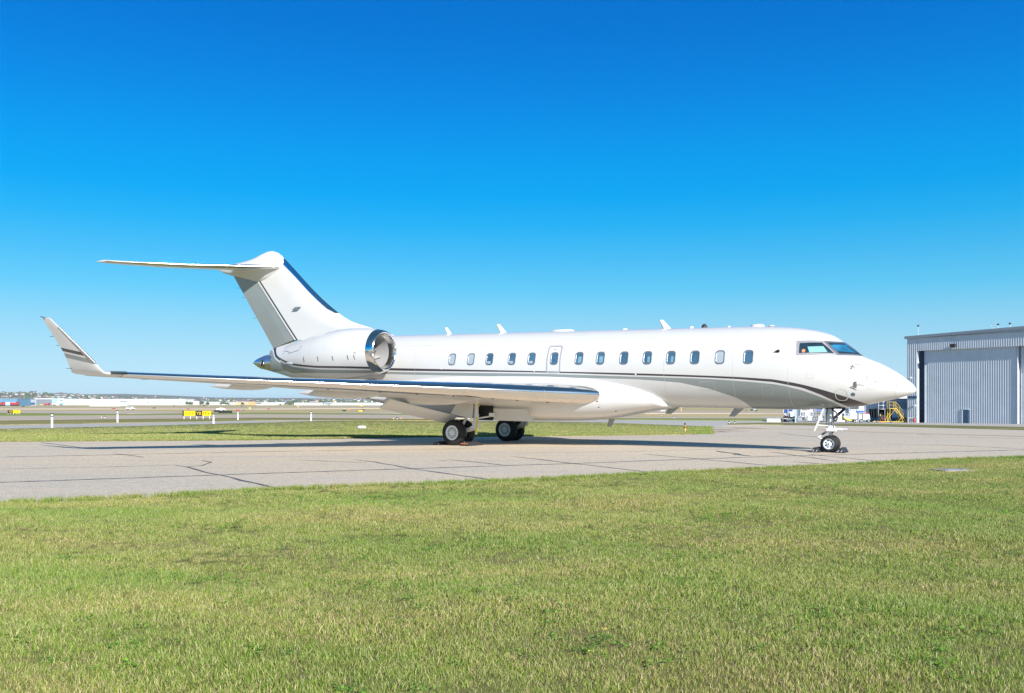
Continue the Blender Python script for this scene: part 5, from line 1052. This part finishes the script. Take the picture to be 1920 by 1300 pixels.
for s, z in ((8.25, -1.18), (8.45, -1.05), (8.3, -1.38), (8.9, -1.5)): J(MB().box((s, -(bf[2](s))*.985, z), (.06, .03, .025)), 'drain_mast', MAT['rubber'])

# ---- engines
for sg in (-1, 1):
    LC = 2.40*sg
    ND = [(-.22,.59,.745),(-.45,.575,.83),(-.8,.56,.885),(-1.4,.53,.945),(-2.1,.49,.975),(-2.8,.44,.95),(-3.5,.39,.87),(-4.2,.36,.74),(-4.75,.34,.62),(-5.1,.33,.54)]
    nf = [pchip([r[0] for r in ND][::-1], [r[k] for r in ND][::-1]) for k in (1, 2)]
    NN = 40
    def nring(s, r, zc, slant=0.0): return [(s + slant*sin(2*pi*j/NN)*r, LC + r*.97*cos(2*pi*j/NN), zc + r*sin(2*pi*j/NN)) for j in range(NN)]
    mb = MB(); mb.ring([nring(s, nf[1](s), nf[0](s)) for s in np.linspace(-.50, -5.1, 26)], True, False, False); mb.ring([nring(-5.1, .54, .33), nring(-5.0, .50, .33), nring(-4.3, .45, .34)], True); nac = J(mb, 'engine_nacelle', MAT['nac'])
    mb = MB(); prof = [(-.50, .842), (-.38, .815), (-.28, .782), (-.22, .745), (-.20, .712), (-.215, .68), (-.26, .655), (-.36, .635), (-.5, .625)]
    mb.ring([nring(s, r, .59 - .02*min(1, (-.2-s)/.3)) for s, r in prof], True); J(mb, 'inlet_lip', MAT['chrome'], nac)
    mb = MB(); mb.ring([nring(-.5, .625, .575), nring(-.8, .62, .57), nring(-1.25, .63, .56)], True); J(mb, 'inlet_duct', MAT['duct'], nac)
    mb = MB(); mb.cyl((-1.22, LC, .56), (-1.28, LC, .56), .62, .62, 28); J(mb, 'fan_disc', MAT['black'], nac)
    for k in range(20):
        a = 2*pi*k/20; c, s2 = cos(a), sin(a); R0, R1 = .16, .61; mb = MB()
        mb.add([(-1.10, LC + R0*c - .035*s2, .56 + R0*s2 + .035*c), (-1.2, LC + R0*c + .035*s2, .56 + R0*s2 - .035*c), (-1.21, LC + R1*c + .085*s2, .56 + R1*s2 - .085*c), (-1.09, LC + R1*c - .085*s2, .56 + R1*s2 + .085*c)], [(0,1,2,3)], False); J(mb, 'fan_blade', MAT['fan'], nac)
    J(MB().lathe([(0, .17), (.14, .13), (.26, .06), (.31, .005)], (-1.2, LC, .56), (1, 0, 0), 20), 'spinner', MAT['fan'], nac)
    J(MB().lathe([(0, .50), (.02, .0)], (-4.4, LC, .34), (1, 0, 0), 20), 'exhaust_duct', MAT['black'], nac)
    mb = MB(); mb.ring([[(s, y*sg, z0 + dz*(1 if k2 else -1)) for (s, dz) in ((-.9, .03), (-1.4, .12), (-3.0, .15), (-4.6, .02)) for k2 in (0,)] for y, z0 in ((.6, .42), (1.7, .45))], False)
    mb = MB(); sec_ = [(-.85, 0), (-1.2, .10), (-2.4, .16), (-3.8, .10), (-4.6, 0), (-3.8, -.10), (-2.4, -.16), (-1.2, -.10)]; mb.ring([[(s, y*sg, .38 + dz) for s, dz in sec_] for y in (.6, 1.9)], True, True, True); J(mb, 'pylon', MAT['white'])
    if sg < 0:
        for s, z in ((-3.519, .238), (-2.723, .274), (-1.971, .288), (-1.261, .313), (-.976, .321)):
            r = nf[1](s) + .003; zc = nf[0](s); q = [(s + ds, -2.40 - .97*sqrt(max(0, r*r - (z+dz-zc)**2)), z + dz) for ds, dz in ((-.02, -.075), (.02, -.085), (.0, .085), (-.04, .085))]
            J(MB().prism(q, (0, 0, 0), (0, -.006, 0)), 'latch_slot', MAT['frame'], nac)
        def nl(s, z): r = nf[1](s) + .006; zc = nf[0](s); return Vector((s, -2.40 - .97*sqrt(max(0, r*r - (z-zc)**2)), z))
        for pts in ([(-4.9, .48), (-4.88, .62), (-4.6, .60), (-4.5, .52), (-3.9, .62), (-3.75, .80)], [(-4.85, -.02), (-4.85, .10), (-4.55, .11)], [(-.98, .49), (-.90, .49)], [(-3.55, .36), (-3.5, .37)]):
            J(MB().tube([nl(*p) for p in pts], .009, 5), 'panel_gap', MAT['frame'], nac)
        J(MB().lathe([(0, .01), (.1, .05), (.4, .05), (.5, .01)], nl(-4.6, .12) + Vector((-.1, -.03, 0)), (1, 0, 0), 8), 'drain_mast', MAT['shade'], nac)
for k in range(6): J(MB().box((-2.05 + k*.075, -1.17, -.55), (.022, .06, .20)), 'vent_slot', MAT['frame'])

# ---- landing gear
def main_wheel(parent, s, l, r, sgn):
    z = gnd(s) + r*.965; o_ = (s, l, z); ax = (0, -1, 0)
    mb = MB(); mb.lathe([(-.15, .27), (-.152, .33), (-.145, .40), (-.11, .45), (-.06, .47), (0, .474), (.06, .47), (.11, .45), (.145, .40), (.152, .33), (.15, .27)], o_, ax, 40); 
    # flatten the tyre where it stands on the ground
    mb.v = [(p[0], p[1], max(p[2], gnd(p[0]) + .002)) for p in mb.v]
    wh = J(mb, 'wheel', MAT['tyre'], parent)
    mb = MB(); mb.lathe([(.10, .28), (.145, .285), (.150, .262), (.14, .205), (.125, .205), (.10, .21)], o_, ax, 32)
    for k in range(16):
        a = 2*pi*k/16; c, s2 = cos(a), sin(a); T_ = .020; y0 = l - .142
        mb.add([(s + .085*c - .013*s2, y0-.004, z + .085*s2 + .013*c), (s + .085*c + .013*s2, y0-.004, z + .085*s2 - .013*c), (s + .21*c + .022*s2, y0, z + .21*s2 - .022*c), (s + .21*c - .022*s2, y0, z + .21*s2 + .022*c)], [(0,1,2,3)], False)
    mb.lathe([(.10, .10), (.148, .095), (.155, .05), (.175, .045), (.18, .0)], o_, ax, 20)
    mb.mi = 0; rim = J(mb, 'rim', MAT['rim'], wh)
    mb = MB(); mb.lathe([(.115, .215), (.115, .05)], o_, ax, 32); J(mb, 'rim_slots', MAT['black'], wh)
    return wh
def main_gear(sg, s, sst):
    st = J(MB().cyl((sst, 2.03*sg, -1.15), (sst, 2.03*sg, -1.78), .085, .085, 16), 'main_gear_strut', MAT['gear'])
    zax = gnd(s) + .455
    mb = MB(); mb.cyl((sst, 2.03*sg, -1.70), (sst, 2.03*sg, -2.05), .10, .10, 16); mb.box((sst+.01, 2.03*sg, -2.12), (.22, .20, .22)); mb.cyl((sst-.12, 2.03*sg-.12, -2.2), (sst-.12, 2.03*sg+.12, -2.2), .06, n=10); J(mb, 'strut_fork', MAT['gear'], st)
    mb = MB(); mb.cyl((sst, 2.03*sg, -2.20), (s, 2.03*sg, zax), .085, .07, 12); mb.cyl((s, (2.03-.40)*sg, zax), (s, (2.03+.40)*sg, zax), .06, n=10); J(mb, 'trailing_arm', MAT['gear'], st)
    mb = MB(); mb.cyl((sst - .15, 2.03*sg, -1.35), (s + .1, 2.03*sg, zax + .15), .05, n=10); J(mb, 'shock_absorber', MAT['gear'], st)
    mb = MB(); mb.cyl((sst+.05, 1.95*sg, -1.86), (sst + .42, 1.75*sg, -1.78), .028, n=8); mb.box((sst+.5, 1.72*sg, -1.73), (.22, .14, .14)); J(mb, 'side_brace', MAT['gear'], st)
    mb = MB(); mb.prism([(sst-.02, 2.20*sg, -1.22), (sst-.05, 2.24*sg, -1.88), (sst-.45, 2.27*sg, -1.80), (sst-.95, 2.28*sg, -1.72), (sst-.70, 2.24*sg, -1.30)], (0, 0, 0), (0, -.03*sg, 0)); J(mb, 'gear_door', MAT['wing'], st)
    mb = MB(); mb.tube([(sst+.10, 2.03*sg - .1, -1.82), (sst+.16, 2.03*sg - .13, -2.0), (sst+.08, 2.03*sg - .13, -2.3), (sst+.05, 2.03*sg-.13, -2.36)], .028, 6); J(mb, 'warning_ribbon', MAT['ribbon'], st)
    for l in (2.03-.29, 2.03+.29): main_wheel(st, s, l*sg, .474, sg)
main_gear(-1, 2.95, 3.70); main_gear(1, 2.70, 3.35)
J(MB().tube([(3.6, -2.1, -1.2), (3.75, -2.16, -1.28), (3.9, -2.14, -1.42)], .022, 6), 'warning_ribbon', MAT['ribbon'])
bayp = MB(); bayp.box((3.83, -1.70, -1.67), (.72, .10, .52)); J(bayp, 'wheel_bay_shade', MAT['black'])  # near-black plate on the fairing; the open bay's shade is in its colour
J(MB().prism([(4.22, -1.72, -1.50), (5.6, -1.72, -1.50), (5.9, -1.68, -1.93), (4.25, -1.68, -1.93)], (0, 0, 0), (0, .05, 0)), 'bay_fairing', MAT['wing'])
# nose gear
ns = 15.6; ngz = gnd(ns) + .262
ng = J(MB().cyl((ns, 0, -1.2), (ns, 0, -1.90), .085, .075, 16), 'nose_gear_strut', MAT['gear'])
J(MB().cyl((ns, 0, -1.80), (ns, 0, ngz + .05), .055, .055, 14), 'strut_piston', MAT['steel'], ng); J(MB().cyl((ns, -.26, ngz), (ns, .26, ngz), .05, n=10), 'axle', MAT['gear'], ng)
mb = MB(); mb.lathe([(0, .12), (.05, .135), (.17, .135), (.22, .11)], (ns, 0, -2.03), (0, 0, 1), 16, True, True, True); mb.box((ns+.05, 0, -1.94), (.30, .34, .10)); J(mb, 'steering_collar', MAT['gear'], ng)
mb = MB(); mb.cyl((ns+.1, -.06, -1.93), (ns+.36, -.06, -1.93), .05, n=10); mb.cyl((ns+.3, -.06, -1.93), (ns+.50, -.06, -1.92), .032, n=8); J(mb, 'steering_actuator', MAT['gear'], ng)
mb = MB(); mb.cyl((ns-.07, 0, -1.97), (ns-.38, 0, -2.19), .035, n=8); J(mb, 'torque_link', MAT['gear'], ng); mb = MB(); mb.cyl((ns-.38, 0, -2.19), (ns-.05, 0, ngz+.02), .03, n=8); J(mb, 'torque_link', MAT['gear'], ng)
J(MB().box((ns-.22, -.001, -2.08), (.10, .08, .03), ry=-.6), 'warning_mark', MAT['red'], ng)
mb = MB(); mb.prism([(ns-.10, -.35, -1.25), (ns-.16, -.35, -1.25), (ns-.43, -.38, -1.98), (ns-.38, -.38, -1.99)], (0, 0, 0), (0, -.03, 0)); J(mb, 'gear_door', MAT['white'], ng); J(MB().cyl((ns-.34, -.34, -1.80), (ns-.05, -.05, -1.82), .016, n=6), 'door_link', MAT['gear'], ng)
mb = MB(); mb.cyl((ns+.06, 0, -1.62), (ns+.42, 0, -1.27), .045, n=8); J(mb, 'drag_brace', MAT['rubber'], ng); mb = MB(); mb.tube([(ns+.05, -.1, -1.3), (ns+.2, -.13, -1.42), (ns+.22, -.13, -1.6), (ns+.07, -.1, -1.72)], .022, 6); J(mb, 'hydraulic_hose', MAT['rubber'], ng)
for sy in (-.13, .13):
    tl = J(MB().lathe([(-.06, .03), (-.02, .065), (.03, .07), (.035, .06)], (ns+.12, sy, -1.70), (1, 0, 0), 14, True, True, False), 'taxi_light', MAT['steel'], ng); J(MB().cyl((ns+.14, sy, -1.70), (ns+.148, sy, -1.70), .06, .06, 14), 'lens', MAT['lamp'], tl)
for k, pts in enumerate((((ns-.09, -.08, -1.25), (ns-.12, -.10, -1.55), (ns-.09, -.09, -1.88)), ((ns+.08, -.09, -1.4), (ns+.11, -.11, -1.75), (ns+.09, -.1, -2.0), (ns+.03, -.08, -2.2)))): J(MB().tube(pts, .013, 6), 'hydraulic_hose', MAT['rubber'], ng)
J(MB().lathe([(0, .088), (.04, .096), (.08, .088)], (ns, 0, -1.60), (0, 0, 1), 16), 'strut_clamp', MAT['steel'], ng)
mb = MB(); mb.box((ns-.08, 0, -1.45), (.12, .16, .40)); J(mb, 'junction_box', MAT['steel'], ng)
mb = MB(); mb.box((ns-.05, 0, -1.26), (.75, .5, .06)); J(mb, 'wheel_bay_shade', MAT['black'])  # flat near-black plate, shade of the nose bay put into its colour
for l in (.19, -.19):
    o_ = (ns, l, ngz); mb = MB(); mb.lathe([(-.085, .15), (-.09, .19), (-.075, .235), (-.04, .263), (0, .27), (.04, .263), (.075, .235), (.09, .19), (.085, .15)], o_, (0, -1, 0), 32)
    mb.v = [(p[0], p[1], max(p[2], gnd(p[0]) + .002)) for p in mb.v]; wh = J(mb, 'wheel', MAT['tyre'], ng)
    mb = MB(); mb.lathe([(.05, .0), (.055, .07), (.04, .09), (.035, .12), (.075, .15), (.09, .165), (.08, .18)], o_, (0, -1, 0), 24); mb.lathe([(.055, .05), (.10, .045), (.10, 0)], o_, (0, -1, 0), 14); rm = J(mb, 'rim', MAT['rim'], wh)
    for k in range(7):
        a = 2*pi*k/7; J(MB().cyl((ns + .105*cos(a), l - .036, ngz + .105*sin(a)), (ns + .105*cos(a), l - .05, ngz + .105*sin(a)), .02, n=8), 'bolt_hole', MAT['black'], wh)
    J(MB().cyl((ns, l-.101, ngz), (ns, l-.106, ngz), .022, n=10), 'axle_cap', MAT['black'], wh)

# wheel chocks: things of their own
def chock(name, label, s, l, wid, ln, hh, rope=None, group='rubber wheel chocks'):
    p = JO + JF*s + JL*l; p.z = 0.004; o = empty(name, p, label, 'chock', group, rz=-YAW)
    mb = MB(); mb.prism([(-ln/2, -wid/2, 0), (ln/2, -wid/2, 0), (ln*.18, -wid/2, hh), (-ln*.18, -wid/2, hh)], (0, 0, 0), (0, wid, 0)); mb.build('block', MAT['rubber'], o)
    for q in (-.12, .12):
        if rope is None: MB().box((q*ln*1.6, -wid/2 - .004, hh*.35), (.012, .006, hh*.5), ry=.6).build('white_mark', MAT['bldg'], o)
    if rope: MB().box((0, -wid/2-.005, hh*.62), (ln*.75, .012, .02)).build('rope', rope, o)
    MB().cyl((0, -wid/2+.03, hh), (0, -wid/2+.03, hh+.02), .03, n=8).build('rope_eye', MAT['steel'], o)
    return o
chock('wheel_chock', 'black rubber chock behind the nose wheel, nearer the tail', 15.24, -.10, .70, .26, .15); chock('wheel_chock', 'black rubber chock in front of the nose wheel', 15.98, -.10, .70, .26, .15)
chock('wheel_chock', 'black rubber chock behind the right main wheel', 2.37, -2.1, .95, .38, .13); chock('wheel_chock', 'black rubber chock with an orange rope in front of the right main wheel', 3.55, -2.1, .95, .38, .13, MAT['orange'])

# ================================================================== GRASS
def vcol_mesh(name, verts, faces, cols, mats):
    me = bpy.data.meshes.new(name); me.from_pydata(verts, [], faces); at = me.color_attributes.new('tint', 'FLOAT_COLOR', 'POINT')
    at.data.foreach_set('color', np.array([(*c, 1) for c in cols], dtype=np.float32).ravel()); me.materials.append(mats); me.update(); return me
def blade_mat(name, tr=0.16, patch=0.5):
    m, t, b = newmat(name); L = t.links.new; b.inputs['Roughness'].default_value = .6; b.inputs['Specular IOR Level'].default_value = .25
    a = t.nodes.new('ShaderNodeAttribute'); a.attribute_name = 'tint'
    g = t.nodes.new('ShaderNodeNewGeometry'); mp = t.nodes.new('ShaderNodeMapping'); mp.inputs['Scale'].default_value = (.45, 1, 1); L(g.outputs['Position'], mp.inputs[0])
    n = t.nodes.new('ShaderNodeTexNoise'); n.inputs['Scale'].default_value = .55; n.inputs['Detail'].default_value = 6; L(mp.outputs[0], n.inputs['Vector'])
    r = t.nodes.new('ShaderNodeValToRGB'); e = r.color_ramp.elements; e[0].position = .36; e[0].color = (.74, .90, .66, 1); e[1].position = .66; e[1].color = (1.14, 1.0, 1.05, 1)
    L(n.outputs['Fac'], r.inputs[0]); mul = t.nodes.new('ShaderNodeMix'); mul.data_type = 'RGBA'; mul.blend_type = 'MULTIPLY'; mul.inputs[0].default_value = 1; L(a.outputs['Color'], mul.inputs[6]); L(r.outputs[0], mul.inputs[7])
    L(mul.outputs[2], b.inputs['Base Color'])
    tl = t.nodes.new('ShaderNodeBsdfTranslucent'); L(mul.outputs[2], tl.inputs[0]); ms = t.nodes.new('ShaderNodeMixShader'); ms.inputs[0].default_value = tr; L(b.outputs[0], ms.inputs[1]); L(tl.outputs[0], ms.inputs[2]); L(ms.outputs[0], t.nodes['Material Output'].inputs[0])
    return m
MAT['blade'] = blade_mat('grass_blades')
MAT['vblade'] = blade_mat('verge_blades', .12)
GC = [((.27, .39, .06), 5.5), ((.19, .31, .04), 5), ((.37, .43, .10), 4), ((.55, .49, .23), 3.0), ((.68, .60, .36), 2.0), ((.42, .33, .18), 1.0)]
def tuft(i, nb, rad, h0, h1, wd, dry=1.0, mat='blade', dim=1.0):
    rnd = random.Random(100 + i); vs, fs, cs = [], [], []; wts = [w*(dry if k > 2 else 1) for k, (c, w) in enumerate(GC)]
    for k in range(nb):
        a = rnd.uniform(0, 6.283); r = rad*sqrt(rnd.random()); x, y = r*cos(a), r*sin(a); h = rnd.uniform(h0, h1); d = rnd.uniform(0, 6.283); ln = rnd.uniform(.05, .6)*h; w_ = wd*rnd.uniform(.7, 1.3)
        dx, dy = cos(d), sin(d); px, py = -dy, dx; f = rnd.uniform(0, 6.283); px, py = cos(f), sin(f); c = rnd.choices([g[0] for g in GC], wts)[0]; v_ = rnd.uniform(.75, 1.25)*dim; c = tuple(q*v_ for q in c)
        b0 = len(vs)
        for (t_, wf_) in ((0, 1), (.55, .8), (1, .12)):
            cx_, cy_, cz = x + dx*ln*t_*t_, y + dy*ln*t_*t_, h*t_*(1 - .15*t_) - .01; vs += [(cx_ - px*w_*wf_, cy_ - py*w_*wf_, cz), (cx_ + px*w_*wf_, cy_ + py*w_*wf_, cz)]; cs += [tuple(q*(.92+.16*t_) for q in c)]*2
        fs += [(b0, b0+1, b0+3, b0+2), (b0+2, b0+3, b0+5, b0+4)]
    return vcol_mesh('grass_tuft', vs, fs, cs, MAT[mat])
def weed(i):
    rnd = random.Random(i); vs, fs, cs = [], [], []
    yel = False
    for k in range(rnd.randint(10, 22)):
        a = rnd.uniform(0, 6.283); r = .09*sqrt(rnd.random()); x, y, z = r*cos(a), r*sin(a), rnd.uniform(.02, .06); sz = rnd.uniform(.008, .017); c = (.15, .31, .04) if not yel else (.42, .42, .06)
        v_ = rnd.uniform(.7, 1.5); c = tuple(q*v_ for q in c); b0 = len(vs); tl = rnd.uniform(-.5, .5)
        for q in range(6): aa = q*pi/3; vs.append((x + sz*cos(aa), y + sz*sin(aa)*.8, z + tl*sz*cos(aa + a))); cs.append(c)
        fs.append(tuple(range(b0, b0+6)))
    return vcol_mesh('weed_leaves', vs, fs, cs, MAT['blade'])
def speck(i):
    rnd = random.Random(i); vs, fs, cs = [], [], []; c = [(.5, .33, .05), (.40, .22, .10), (.45, .40, .38), (.55, .45, .08)][i % 4]; s = rnd.uniform(.012, .022)
    vs = [(-s, 0, .045), (0, -s*.6, .05), (s, 0, .055), (0, s*.6, .05), (0, 0, .062)]; fs = [(0, 1, 4), (1, 2, 4), (2, 3, 4), (3, 0, 4)]; return vcol_mesh('dry_leaf', vs, fs, [c]*5, MAT['blade'])
def scatter(name, pts, meshes, label, s0, s1, tilt=.12, sc=None):
    src = bpy.data.collections.new(name + '_sources')
    for me in meshes: o = bpy.data.objects.new(me.name, me); src.objects.link(o)
    me = bpy.data.meshes.new(name); me.from_pydata(pts, [], []); at = me.attributes.new('size', 'FLOAT', 'POINT'); at.data.foreach_set('value', np.ones(len(pts), dtype=np.float32) if sc is None else np.array(sc, dtype=np.float32)); o = bpy.data.objects.new(name, me); COL.objects.link(o)
    g = bpy.data.node_groups.new(name, 'GeometryNodeTree'); g.interface.new_socket('Geometry', in_out='INPUT', socket_type='NodeSocketGeometry'); g.interface.new_socket('Geometry', in_out='OUTPUT', socket_type='NodeSocketGeometry')
    N = g.nodes.new; L = g.links.new; gi, go = N('NodeGroupInput'), N('NodeGroupOutput'); ci = N('GeometryNodeCollectionInfo'); ci.inputs[0].default_value = src; ci.inputs['Separate Children'].default_value = True; ci.inputs['Reset Children'].default_value = True
    ip = N('GeometryNodeInstanceOnPoints'); ip.inputs['Pick Instance'].default_value = True
    rv = N('FunctionNodeRandomValue'); rv.data_type = 'FLOAT_VECTOR'; rv.inputs[0].default_value = (-tilt, -tilt, 0); rv.inputs[1].default_value = (tilt, tilt, 6.283)
    rs = N('FunctionNodeRandomValue'); rs.data_type = 'FLOAT'; rs.inputs[2].default_value = s0; rs.inputs[3].default_value = s1
    ri = N('FunctionNodeRandomValue'); ri.data_type = 'INT'; ri.inputs[4].default_value = 0; ri.inputs[5].default_value = len(meshes) - 1; ri.inputs['Seed'].default_value = 5
    L(gi.outputs[0], ip.inputs['Points']); L(ci.outputs[0], ip.inputs['Instance']); L(rv.outputs[0], ip.inputs['Rotation']); na = N('GeometryNodeInputNamedAttribute'); na.data_type = 'FLOAT'; na.inputs[0].default_value = 'size'; mu = N('ShaderNodeMath'); mu.operation = 'MULTIPLY'; L(rs.outputs[1], mu.inputs[0]); L(na.outputs[0], mu.inputs[1]); L(mu.outputs[0], ip.inputs['Scale']); L(ri.outputs[2], ip.inputs['Instance Index']); L(ip.outputs[0], go.inputs[0])
    md = o.modifiers.new('scatter', 'NODES'); md.node_group = g; tag(o, label, 'grass', kind='stuff'); return o
# far edge of the lawn as ground points
edge = [spot(x, poly_at(LAWN_EDGE, x)) for x in range(-500, 2500, 20)]
ex = np.array([p.x for p in edge]); ey = np.array([p.y for p in edge])
def lawn_pts(n_per, y0, y1, margin=4.5, over=.10):
    A = []
    w_ = .62*y1 + margin; n = int(n_per*(2*w_)*(y1-y0)); X = RNG.uniform(-w_, w_, n); Y = RNG.uniform(y0, y1, n)
    k = (np.abs(X) < .58*Y + margin) & (Y < np.interp(X, ex, ey) + over*RNG.uniform(-1, 1, n)); return [(float(a), float(b), lawn_z(float(a), float(b))) for a, b in zip(X[k], Y[k])]
pts = lawn_pts(300, 3.2, 9) + lawn_pts(200, 9, 15) + lawn_pts(120, 15, 27)
def tall(X, Y):
    """clumpiness of the lawn: taller and shorter patches"""
    v = sin(X*2.3 + 1.7*sin(Y*1.1)) * sin(Y*2.9 + 1.1*sin(X*.9)) + .6*sin(X*5.1 + 2*sin(Y*3.3)) * sin(Y*6.3 + X) + .5*sin(X*.7 + .5)*sin(Y*.9 + .3*X)
    return 1.0 + .20*v
ext = [tall(p[0], p[1]) for p in pts]
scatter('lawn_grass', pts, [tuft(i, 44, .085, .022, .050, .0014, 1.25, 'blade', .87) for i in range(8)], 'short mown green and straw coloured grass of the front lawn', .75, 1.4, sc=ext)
# taller ragged fringe along the pavement edge
E2 = [(float(x), float(np.interp(x, ex, ey) - abs(RNG.normal(0, .16)) + .07), .012) for x in RNG.uniform(-18, 28, 3000)]
scatter('fringe_grass', E2, [tuft(50+i, 28, .07, .04, .10, .0020, .7, 'blade', .85) for i in range(6)], 'ragged longer green grass along the near edge of the pavement', .7, 1.4, .25)
cl = [(RNG.uniform(-9, 12), RNG.uniform(3.6, 20), RNG.uniform(.15, .6)) for _ in range(300)]
W = [(float(c[0] + RNG.normal(0, c[2])), float(c[1] + RNG.normal(0, c[2]*.6)), .0) for c in cl for _ in range(int(5 + 14*RNG.random()))]
W = [(p[0], p[1], lawn_z(p[0], p[1])) for p in W if p[1] < np.interp(p[0], ex, ey) - .2]
scatter('clover_weeds', W, [weed(i) for i in range(10)], 'patches of bright green clover and weeds in the front lawn', .45, .85)
D = [(p[0], p[1], lawn_z(p[0], p[1])) for p in [(float(RNG.uniform(-8, 10)), float(RNG.uniform(3.8, 18)), .02) for _ in range(220)] if p[1] < np.interp(p[0], ex, ey) - .3]
scatter('fallen_leaves', D, [speck(i) for i in range(8)], 'small dry yellow and brown leaves lying on the lawn', .45, .9, .5)
# verge behind the taxiway
VB = [(-300, 832), (0, 828.6), (480, 825.6), (780, 820.2), (1130, 817.2), (1295, 815.2), (1318, 812)]; VT = [(-300, 809), (0, 805.4), (240, 800.4), (480, 794), (600, 790.6), (672, 789.8), (840, 791.4), (990, 791), (1130, 793.4), (1290, 799.4), (1318, 801)]
V = []
for _ in range(26000):
    x = float(RNG.uniform(-150, 1318)); a, b = poly_at(VT, x), poly_at(VB, x); t_ = float(RNG.random())
    V.append((x, a, b, t_))
cacheT = {}
def sp2(x, pl, key):
    k = (key, int(round(x/12))); 
    if k not in cacheT: cacheT[k] = spot(k[1]*12, poly_at(pl, k[1]*12))
    return cacheT[k]
VP = []
for x, a, b, t_ in V:
    A, B = sp2(x, VT, 0), sp2(x, VB, 1); P = A.lerp(B, sqrt(t_)); X = P.x + float(RNG.uniform(-.3, .3)); VP.append((X, P.y, gz(X, P.y) + .03))
for _ in range(3500):
    x = float(RNG.uniform(-100, 1312)); B = sp2(x, VB, 1); VP.append((B.x + float(RNG.uniform(-.3, .3)), B.y + abs(float(RNG.normal(0, .25))), B.z + .03))
scatter('verge_grass', VP, [tuft(80+i, 24, .16, .025, .07, .004, 1.8, 'vblade', .78) for i in range(6)], 'dry mown grass of the verge behind the parked jet', .8, 1.5)
# shallow clumps where the verge meets the open pavement
CP = []
for _ in range(500):
    x = float(RNG.uniform(1290, 1336)); y = float(RNG.uniform(800.5, 815)); P = spot(x, y); CP.append((P.x, P.y, P.z + .02))
scatter('corner_grass', CP, [tuft(120+i, 22, .16, .05, .13, .004, .7, 'vblade', .8) for i in range(4)], 'greener tufts at the verge corner by the striped marker', .7, 1.3)
